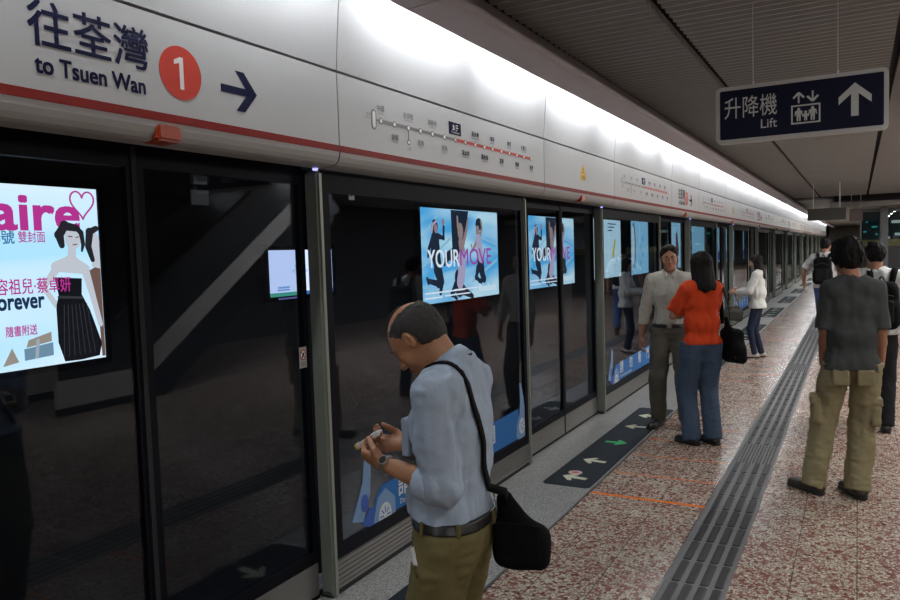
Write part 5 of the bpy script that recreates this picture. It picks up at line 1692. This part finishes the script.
# ================================================================== man in striped shirt facing us
B = Human('man in pale striped shirt and grey trousers with glasses, facing the camera near the doors', (-1.60, 7.32, 0), math.radians(188),
          scale=1.0, girth=0.92, head=(0, 0.02, 1.64), hpitch=0.05, hyaw=0.12, hroll=0.05, sh=0.175, toeL=0.1, toeR=-0.35,
          ankL=(-0.14, 0.0, 0.09), ankR=(0.12, 0.03, 0.09), wrR=(0.275, 0.05, 0.875), wrL=(-0.235, 0.10, 0.93), polL=(-0.7, -1, 0), polR=(0.5, -1, 0), res=0.009, skin=(0.36, 0.17, 0.10), curlL=0.45, curlR=0.4)
B.body(fine=((2, 1.52, 1.78, 0.0045), (0, -0.10, 0.10, 0.0045), (2, 0.68, 0.90, 0.006)))
B.hair('short', (0.018, 0.015, 0.013), 0.005)
strp = striped('pale_striped_cloth', (0.46, 0.45, 0.39), (0.34, 0.34, 0.31), 420)
B.shirt(strp, g=0.016, sleeve=1.0, hem=1.004, sw=0.062, ew=0.054, ww=0.042, fold=0.007, seed=31, res=0.008)
B.collar(mat('collar_pale_cloth', (0.50, 0.50, 0.46), 0.85), 0.046, 0.070)
MB().ribbon([(0, 0.128, 1.40), (0, 0.137, 1.30), (0, 0.125, 1.18), (0, 0.128, 1.06), (0, 0.132, 1.0)], [(0, 1, 0)] * 5, 0.028, 0.004).build('button_placket', strp, B.root)
grey = cloth('warm_grey_trousers', (0.10, 0.092, 0.075))
B.trousers(grey, hw=0.105, kw=0.083, aw=0.072, top=1.0, fold=0.007, seed=33)
B.belt(0.992, g=0.027)
B.shoes(mat('shoe_black', (0.015, 0.014, 0.014), 0.35))
gl = MB()
for q in (-1, 1):
    P_ = [B.hp(q * 0.032 + 0.021 * math.cos(a), 0.104, 0.003 + 0.014 * math.sin(a)) for a in np.linspace(0, 2 * PI, 19)]
    gl.tube(P_, 0.0011, 6, False); gl.tube([B.hp(q * 0.053, 0.104, 0.006), B.hp(q * 0.076, 0.06, 0.006), B.hp(q * 0.080, -0.005, 0.004)], 0.0011, 6)
gl.tube([B.hp(-0.011, 0.105, 0.006), B.hp(0, 0.109, 0.010), B.hp(0.011, 0.105, 0.006)], 0.0011, 6)
go = gl.build('glasses', mat('glasses_wire', (0.12, 0.11, 0.10), 0.3, metal=0.8), B.root, True)

# ================================================================== woman in red shirt
Cc = Human('woman in orange-red t-shirt and blue jeans with long black hair, seen from behind', (-1.20, 6.72, 0), math.radians(36),
           scale=0.965, girth=0.86, female=True, head=(0, 0.02, 1.635), hpitch=0.1, hyaw=0.2, sh=0.145, res=0.009,
           wrL=(0.03, 0.235, 1.185), wrR=(-0.07, 0.225, 1.215), polL=(-1, 0.0, -0.6), polR=(1, 0.0, -0.6), hdL=(0.95, 0.15, 0.1), hdR=(-0.95, 0.1, 0.15), pnL=(0, -1, 0), pnR=(0, -1, 0), curlL=0.35, curlR=0.35,
           ankL=(-0.10, 0.02, 0.09), ankR=(0.09, -0.02, 0.09), toeL=0.5, toeR=0.1, skin=(0.42, 0.22, 0.14))
Cc.body(fine=((2, 1.10, 1.28, 0.006), (2, 1.52, 1.76, 0.006)))
Cc.hair('long', (0.010, 0.008, 0.008), 0.007)
red = cloth('orange_red_jersey', (0.52, 0.050, 0.012))
Cc.shirt(red, g=0.016, sleeve=0.40, hem=0.93, loose=0.0, sw=0.056, ew=0.058, fold=0.008, seed=41, res=0.0075)
# small white chest print on the sleeve side
d = nrm(Cc.eL - Cc.sL)
S = Sculpt(0.004); c0 = Cc.sL + d * 0.12 + V(-0.055, 0.012, 0.0); S.add(rc(c0, c0 + d * 0.03, 0.012, 0.010), 0.003)
S.build('sleeve_print', mat('print_white', (0.7, 0.68, 0.66), 0.8), Cc.root, 'white sleeve print')
jeans = cloth('blue_denim', (0.055, 0.085, 0.135), 0.18, nscale=60, bump=0.3)
Cc.trousers(jeans, g=0.008, hw=0.108, kw=0.086, aw=0.082, top=0.955, fold=0.007, seed=43, low=0.045)
Cc.shoes(mat('shoe_black', (0.015, 0.014, 0.014), 0.35), L=0.25)
t = held(Cc, 'shoulder_bag', 'large black tote bag hanging from the shoulder of the red-shirt woman', 'bag')
S = Sculpt(0.007)
S.add(rbox((0.265, -0.05, 0.94), (0.055, 0.13, 0.12), 0.04), 0.01); S.add(rbox((0.275, -0.06, 0.84), (0.060, 0.165, 0.09), 0.05), 0.05); S.add(rc((0.235, -0.04, 1.02), (0.22, -0.03, 1.14), 0.06, 0.03, ((1, 0, 0), 0.5)), 0.04)
S.noise(0.010, (9, 9, 9), 6); S.build('bag_body', M_bag, t)
sp = [(0.205, 0.02, 1.10), (0.215, 0.05, 1.25), (0.185, 0.045, 1.42), (0.165, 0.0, 1.497), (0.175, -0.055, 1.43), (0.205, -0.09, 1.28), (0.225, -0.08, 1.12)]
sn = [(1, 0.5, 0), (1, 0.5, 0), (0.6, 0.8, 0.4), (0.2, 0, 1), (0.5, -0.8, 0.4), (1, -0.5, 0), (1, -0.5, 0)]
MB().ribbon(smooth_path(sp), smooth_path(sn), 0.04, 0.006).build('strap', M_bag, t, True)
MB().ribbon(smooth_path([(0.235, -0.02, 1.10), (0.265, -0.01, 1.03), (0.31, -0.015, 0.95)]), smooth_path([(1, 0, 0.5)] * 3), 0.035, 0.02).build('pale_lining', mat('lining_tan', (0.30, 0.22, 0.12), 0.8), t)

# ================================================================== woman in white cardigan
Dd = Human('woman in white cardigan and dark jeans facing the doors, hands held in front', (-1.35, 12.25, 0), math.radians(88),
           scale=0.90, female=True, girth=0.92, head=(0, 0.03, 1.635), hpitch=0.12, sh=0.165, res=0.011, eyes=False,
           wrL=(-0.12, 0.34, 1.13), wrR=(0.10, 0.32, 1.15), polL=(-0.6, -0.8, -0.8), polR=(0.6, -0.8, -0.8), hdL=(0.15, 1, 0.05), hdR=(-0.15, 1, 0.05), pnL=(1, 0, -0.2), pnR=(-1, 0, -0.2),
           ankL=(-0.08, 0.05, 0.09), ankR=(0.08, -0.04, 0.09), skin=(0.50, 0.28, 0.19))
Dd.body(fine=((2, 1.52, 1.76, 0.008),))
Dd.hair('longer', (0.012, 0.010, 0.010), 0.009)
Dd.shirt(cloth('white_knit', (0.62, 0.62, 0.60)), g=0.022, sleeve=0.97, hem=0.86, loose=0.014, sw=0.056, ew=0.052, ww=0.046, fold=0.008, seed=51, name='cardigan')
Dd.trousers(cloth('navy_jeans', (0.018, 0.024, 0.05)), top=0.93, hw=0.085, kw=0.058, aw=0.048, fold=0.004, seed=52)
Dd.shoes(mat('pale_flat_shoe', (0.40, 0.36, 0.32), 0.5), L=0.23)
t = held(Dd, 'handbag', 'grey-olive soft handbag held in the hands of the white-cardigan woman', 'bag')
S = Sculpt(0.01); S.add(rbox((0.0, 0.40, 0.72), (0.06, 0.16, 0.10), 0.05), 0.02); S.add(rbox((0.0, 0.40, 0.83), (0.045, 0.12, 0.07), 0.04), 0.05); S.noise(0.01, (10, 10, 10), 3)
S.build('bag_body', mat('olive_grey_bag', (0.06, 0.06, 0.05), 0.6, noise=0.2, nscale=20), t)
MB().tube(smooth_path([(0.0, 0.30, 0.86), (0.0, 0.34, 1.0), (0.0, 0.40, 1.10), (0.0, 0.46, 1.0), (0.0, 0.50, 0.86)]), 0.008, 8).build('handle', mat('olive_grey_bag2', (0.05, 0.05, 0.042), 0.6), t, True)

# ================================================================== man walking away with backpack
Ee = Human('man in white t-shirt and blue jeans walking away with a black backpack', (-0.52, 15.0, 0), math.radians(-8),
           scale=1.03, girth=1.0, head=(0, 0.04, 1.64), sh=0.195, res=0.011, eyes=False, hyaw=-0.1, wrL=(-0.36, 0.10, 0.95), wrR=(0.29, -0.05, 0.90), polL=(-0.8, -1, 0), hdL=(-0.1, 0.25, -1),
           ankL=(-0.09, 0.26, 0.09), ankR=(0.08, -0.33, 0.17), foot_pitch={'R': -0.75}, skin=(0.38, 0.19, 0.12))
Ee.body(fine=((2, 1.52, 1.76, 0.008), (2, 0.75, 0.95, 0.008)))
Ee.hair('short', (0.012, 0.010, 0.010), 0.008)
white_t = cloth('white_jersey', (0.62, 0.63, 0.64))
Ee.shirt(white_t, g=0.020, sleeve=0.38, hem=0.90, sw=0.060, ew=0.062, fold=0.008, seed=61)
Ee.trousers(cloth('bright_blue_denim', (0.045, 0.085, 0.22), 0.15), top=0.93, hw=0.10, kw=0.078, aw=0.068, fold=0.006, seed=62)
Ee.shoes(mat('shoe_dark', (0.02, 0.02, 0.022), 0.5), mat('sole_grey', (0.10, 0.10, 0.10), 0.7), L=0.28)
def backpack(H, label, w_=0.15, z0=0.93, z1=1.42, dx=0.0):
    t = held(H, 'backpack', label, 'backpack')
    S = Sculpt(0.008)
    zc = (z0 + z1) / 2; hh = (z1 - z0) / 2
    S.add(rbox((dx, -0.215, zc), (w_, 0.085, hh), 0.07), 0.01); S.add(rbox((dx, -0.225, z0 + 0.12), (w_ + 0.01, 0.10, 0.13), 0.07), 0.04); S.noise(0.006, (12, 12, 12), 4)
    S.build('main_compartment', M_bag, t)
    S = Sculpt(0.008); S.add(rbox((dx, -0.320, z0 + 0.15), (w_ - 0.035, 0.035, 0.11), 0.03), 0.01); S.noise(0.004, (14, 14, 14), 5); S.build('front_pocket', mat('bag_dark_grey', (0.012, 0.012, 0.013), 0.8, spec=0.1, bump=0.2, nscale=60), t)
    MB().tube([(dx - w_ * 0.75, -0.305, z1 - 0.13), (dx, -0.315, z1 - 0.10), (dx + w_ * 0.75, -0.305, z1 - 0.13)], 0.004, 6).build('zip', mat('zip_grey', (0.08, 0.08, 0.08), 0.4, metal=0.5), t)
    for q in (-1, 1):
        sp = [(dx + q * 0.08, -0.14, z1 - 0.03), (dx + q * 0.10, -0.085, 1.488), (dx + q * 0.11, 0.0, 1.512), (dx + q * 0.115, 0.085, 1.465), (dx + q * 0.125, 0.145, 1.34), (dx + q * 0.155, 0.13, 1.2), (dx + q * 0.19, 0.0, 1.08), (dx + q * 0.15, -0.14, 1.02)]
        sn = [(0, 0, 1), (0, -0.3, 1), (0, 0, 1), (0, 0.6, 0.8), (0, 1, 0.2), (q * 0.5, 1, 0), (q, 0.2, 0), (q, -0.5, 0)]
        MB().ribbon(smooth_path(sp), smooth_path(sn), 0.05, 0.008).build('shoulder_strap', M_bag, t, True)
    MB().tube(smooth_path([(dx - 0.03, -0.17, z1 - 0.01), (dx, -0.17, z1 + 0.045), (dx + 0.03, -0.17, z1 - 0.01)]), 0.006, 6).build('grab_handle', M_bag, t, True)
    return t
backpack(Ee, 'black backpack worn by the walking man in the white t-shirt', 0.14, 0.98, 1.44)

# ================================================================== man in grey t-shirt (right)
Ff = Human('man in dark grey t-shirt and khaki cargo trousers standing with his back to the camera', (-0.035, 5.70, 0), math.radians(6),
           scale=1.0, girth=0.77, head=(-0.03, 0.02, 1.64), hpitch=0.12, hyaw=0.25, sh=0.145, res=0.009, eyes=False,
           ankL=(-0.235, 0.0, 0.09), ankR=(0.035, -0.02, 0.09), toeL=0.75, toeR=0.35, wrL=(-0.170, 0.10, 0.905), wrR=(0.180, 0.08, 0.90), polL=(-0.1, -1, 0), polR=(0.1, -1, 0), hdL=(0.25, 0.5, -0.9), hdR=(-0.25, 0.4, -0.9), skin=(0.33, 0.15, 0.085))
Ff.body(fine=((2, 1.50, 1.76, 0.006), (2, 0.82, 1.0, 0.007)))
Ff.hair('messy', (0.008, 0.007, 0.007), 0.006)
Ff.shirt(cloth('charcoal_jersey', (0.055, 0.060, 0.060)), g=0.018, sleeve=0.46, hem=0.88, loose=0.006, sw=0.045, ew=0.044, fold=0.005, seed=71, res=0.008)
khaki = cloth('khaki_canvas', (0.26, 0.225, 0.13), 0.1)
def cargo(S):
    k = Ff.kL; h = Ff.hipL
    m_ = h + (k - h) * 0.78
    S.add(rbox(m_ + V(-0.070, -0.02, 0), (0.030, 0.075, 0.095), 0.02), 0.012)
    m_ = Ff.hipR + (Ff.kR - Ff.hipR) * 0.78
    S.add(rbox(m_ + V(0.070, -0.02, 0), (0.030, 0.075, 0.095), 0.02), 0.012)
Ff.trousers(khaki, g=0.006, hw=0.098, kw=0.086, aw=0.080, top=0.93, fold=0.010, seed=73, extra=cargo, res=0.008, low=0.050)
for h, k, q in ((Ff.hipL, Ff.kL, -1), (Ff.hipR, Ff.kR, 1)):
    m_ = h + (k - h) * 0.78
    for dz, hh in ((0.07, 0.03),):
        S = Sculpt(0.006); S.add(rbox(m_ + V(q * 0.084, -0.02, dz), (0.026, 0.082, hh), 0.012), 0.006); S.noise(0.003, (20, 20, 20), 2)
        S.build('pocket_flap', khaki, Ff.root)
for q in (-1, 1):
    S = Sculpt(0.006); S.add(rbox((q * 0.075, -0.096, 0.835), (0.052, 0.014, 0.055), 0.010), 0.006); S.noise(0.003, (20, 20, 20), 2 + q); S.build('back_pocket', khaki, Ff.root)
Ff.shoes(mat('shoe_brown_black', (0.025, 0.018, 0.014), 0.5), L=0.29)

# ================================================================== man in white t-shirt behind him
Gg = Human('man in white t-shirt with dark bag, partly hidden behind the grey t-shirt man', (0.14, 7.9, 0), math.radians(-4),
           scale=0.985, girth=0.98, head=(-0.0, 0.03, 1.635), hyaw=0.2, sh=0.195, res=0.011, eyes=False, ankL=(-0.10, 0.12, 0.09), ankR=(0.10, -0.14, 0.09), wrR=(0.28, 0.06, 0.9), skin=(0.36, 0.17, 0.10))
Gg.body(fine=((2, 1.52, 1.76, 0.007),))
Gg.hair('short', (0.010, 0.009, 0.009), 0.007)
Gg.shirt(white_t, g=0.020, sleeve=0.40, hem=0.90, sw=0.062, ew=0.062, fold=0.008, seed=81)
Gg.trousers(cloth('black_trouser_cloth', (0.015, 0.015, 0.018)), top=0.93, hw=0.10, kw=0.078, aw=0.068, fold=0.006, seed=82)
Gg.shoes(mat('shoe_dark', (0.02, 0.02, 0.022), 0.5), L=0.28)
backpack(Gg, 'dark backpack worn by the white t-shirt man at the right edge', 0.14, 0.98, 1.40, dx=0.06)

# ================================================================== people far down the platform
for (x, y, yaw, sc, c1, c2, lab, fem) in (
        (-0.62, 21.5, 160, 0.99, (0.30, 0.30, 0.32), (0.05, 0.05, 0.07), 'distant person in grey top facing the camera, just right of the walking man head', False),
        (-0.35, 23.4, 10, 0.95, (0.05, 0.05, 0.06), (0.04, 0.04, 0.05), 'distant person in black top far down the platform beside the grey board', False),
        (0.35, 27.2, 90, 0.97, (0.35, 0.22, 0.10), (0.05, 0.05, 0.05), 'distant person in tan top standing before the kiosk counter', True)):
    P_ = Human(lab, (x, y, 0), math.radians(yaw), scale=sc, res=0.016, eyes=False, female=fem, skin=(0.38, 0.20, 0.13))
    P_.body(); P_.hair('long' if fem else 'short', (0.012, 0.010, 0.010), 0.012)
    P_.shirt(mat('far_top_%d' % int(y), c1, 0.85), g=0.018, sleeve=0.9, hem=0.92, fold=0.004)
    P_.trousers(mat('far_trousers_%d' % int(y), c2, 0.85), fold=0.003)
    P_.shoes(mat('shoe_dark', (0.02, 0.02, 0.022), 0.5), res=0.012)
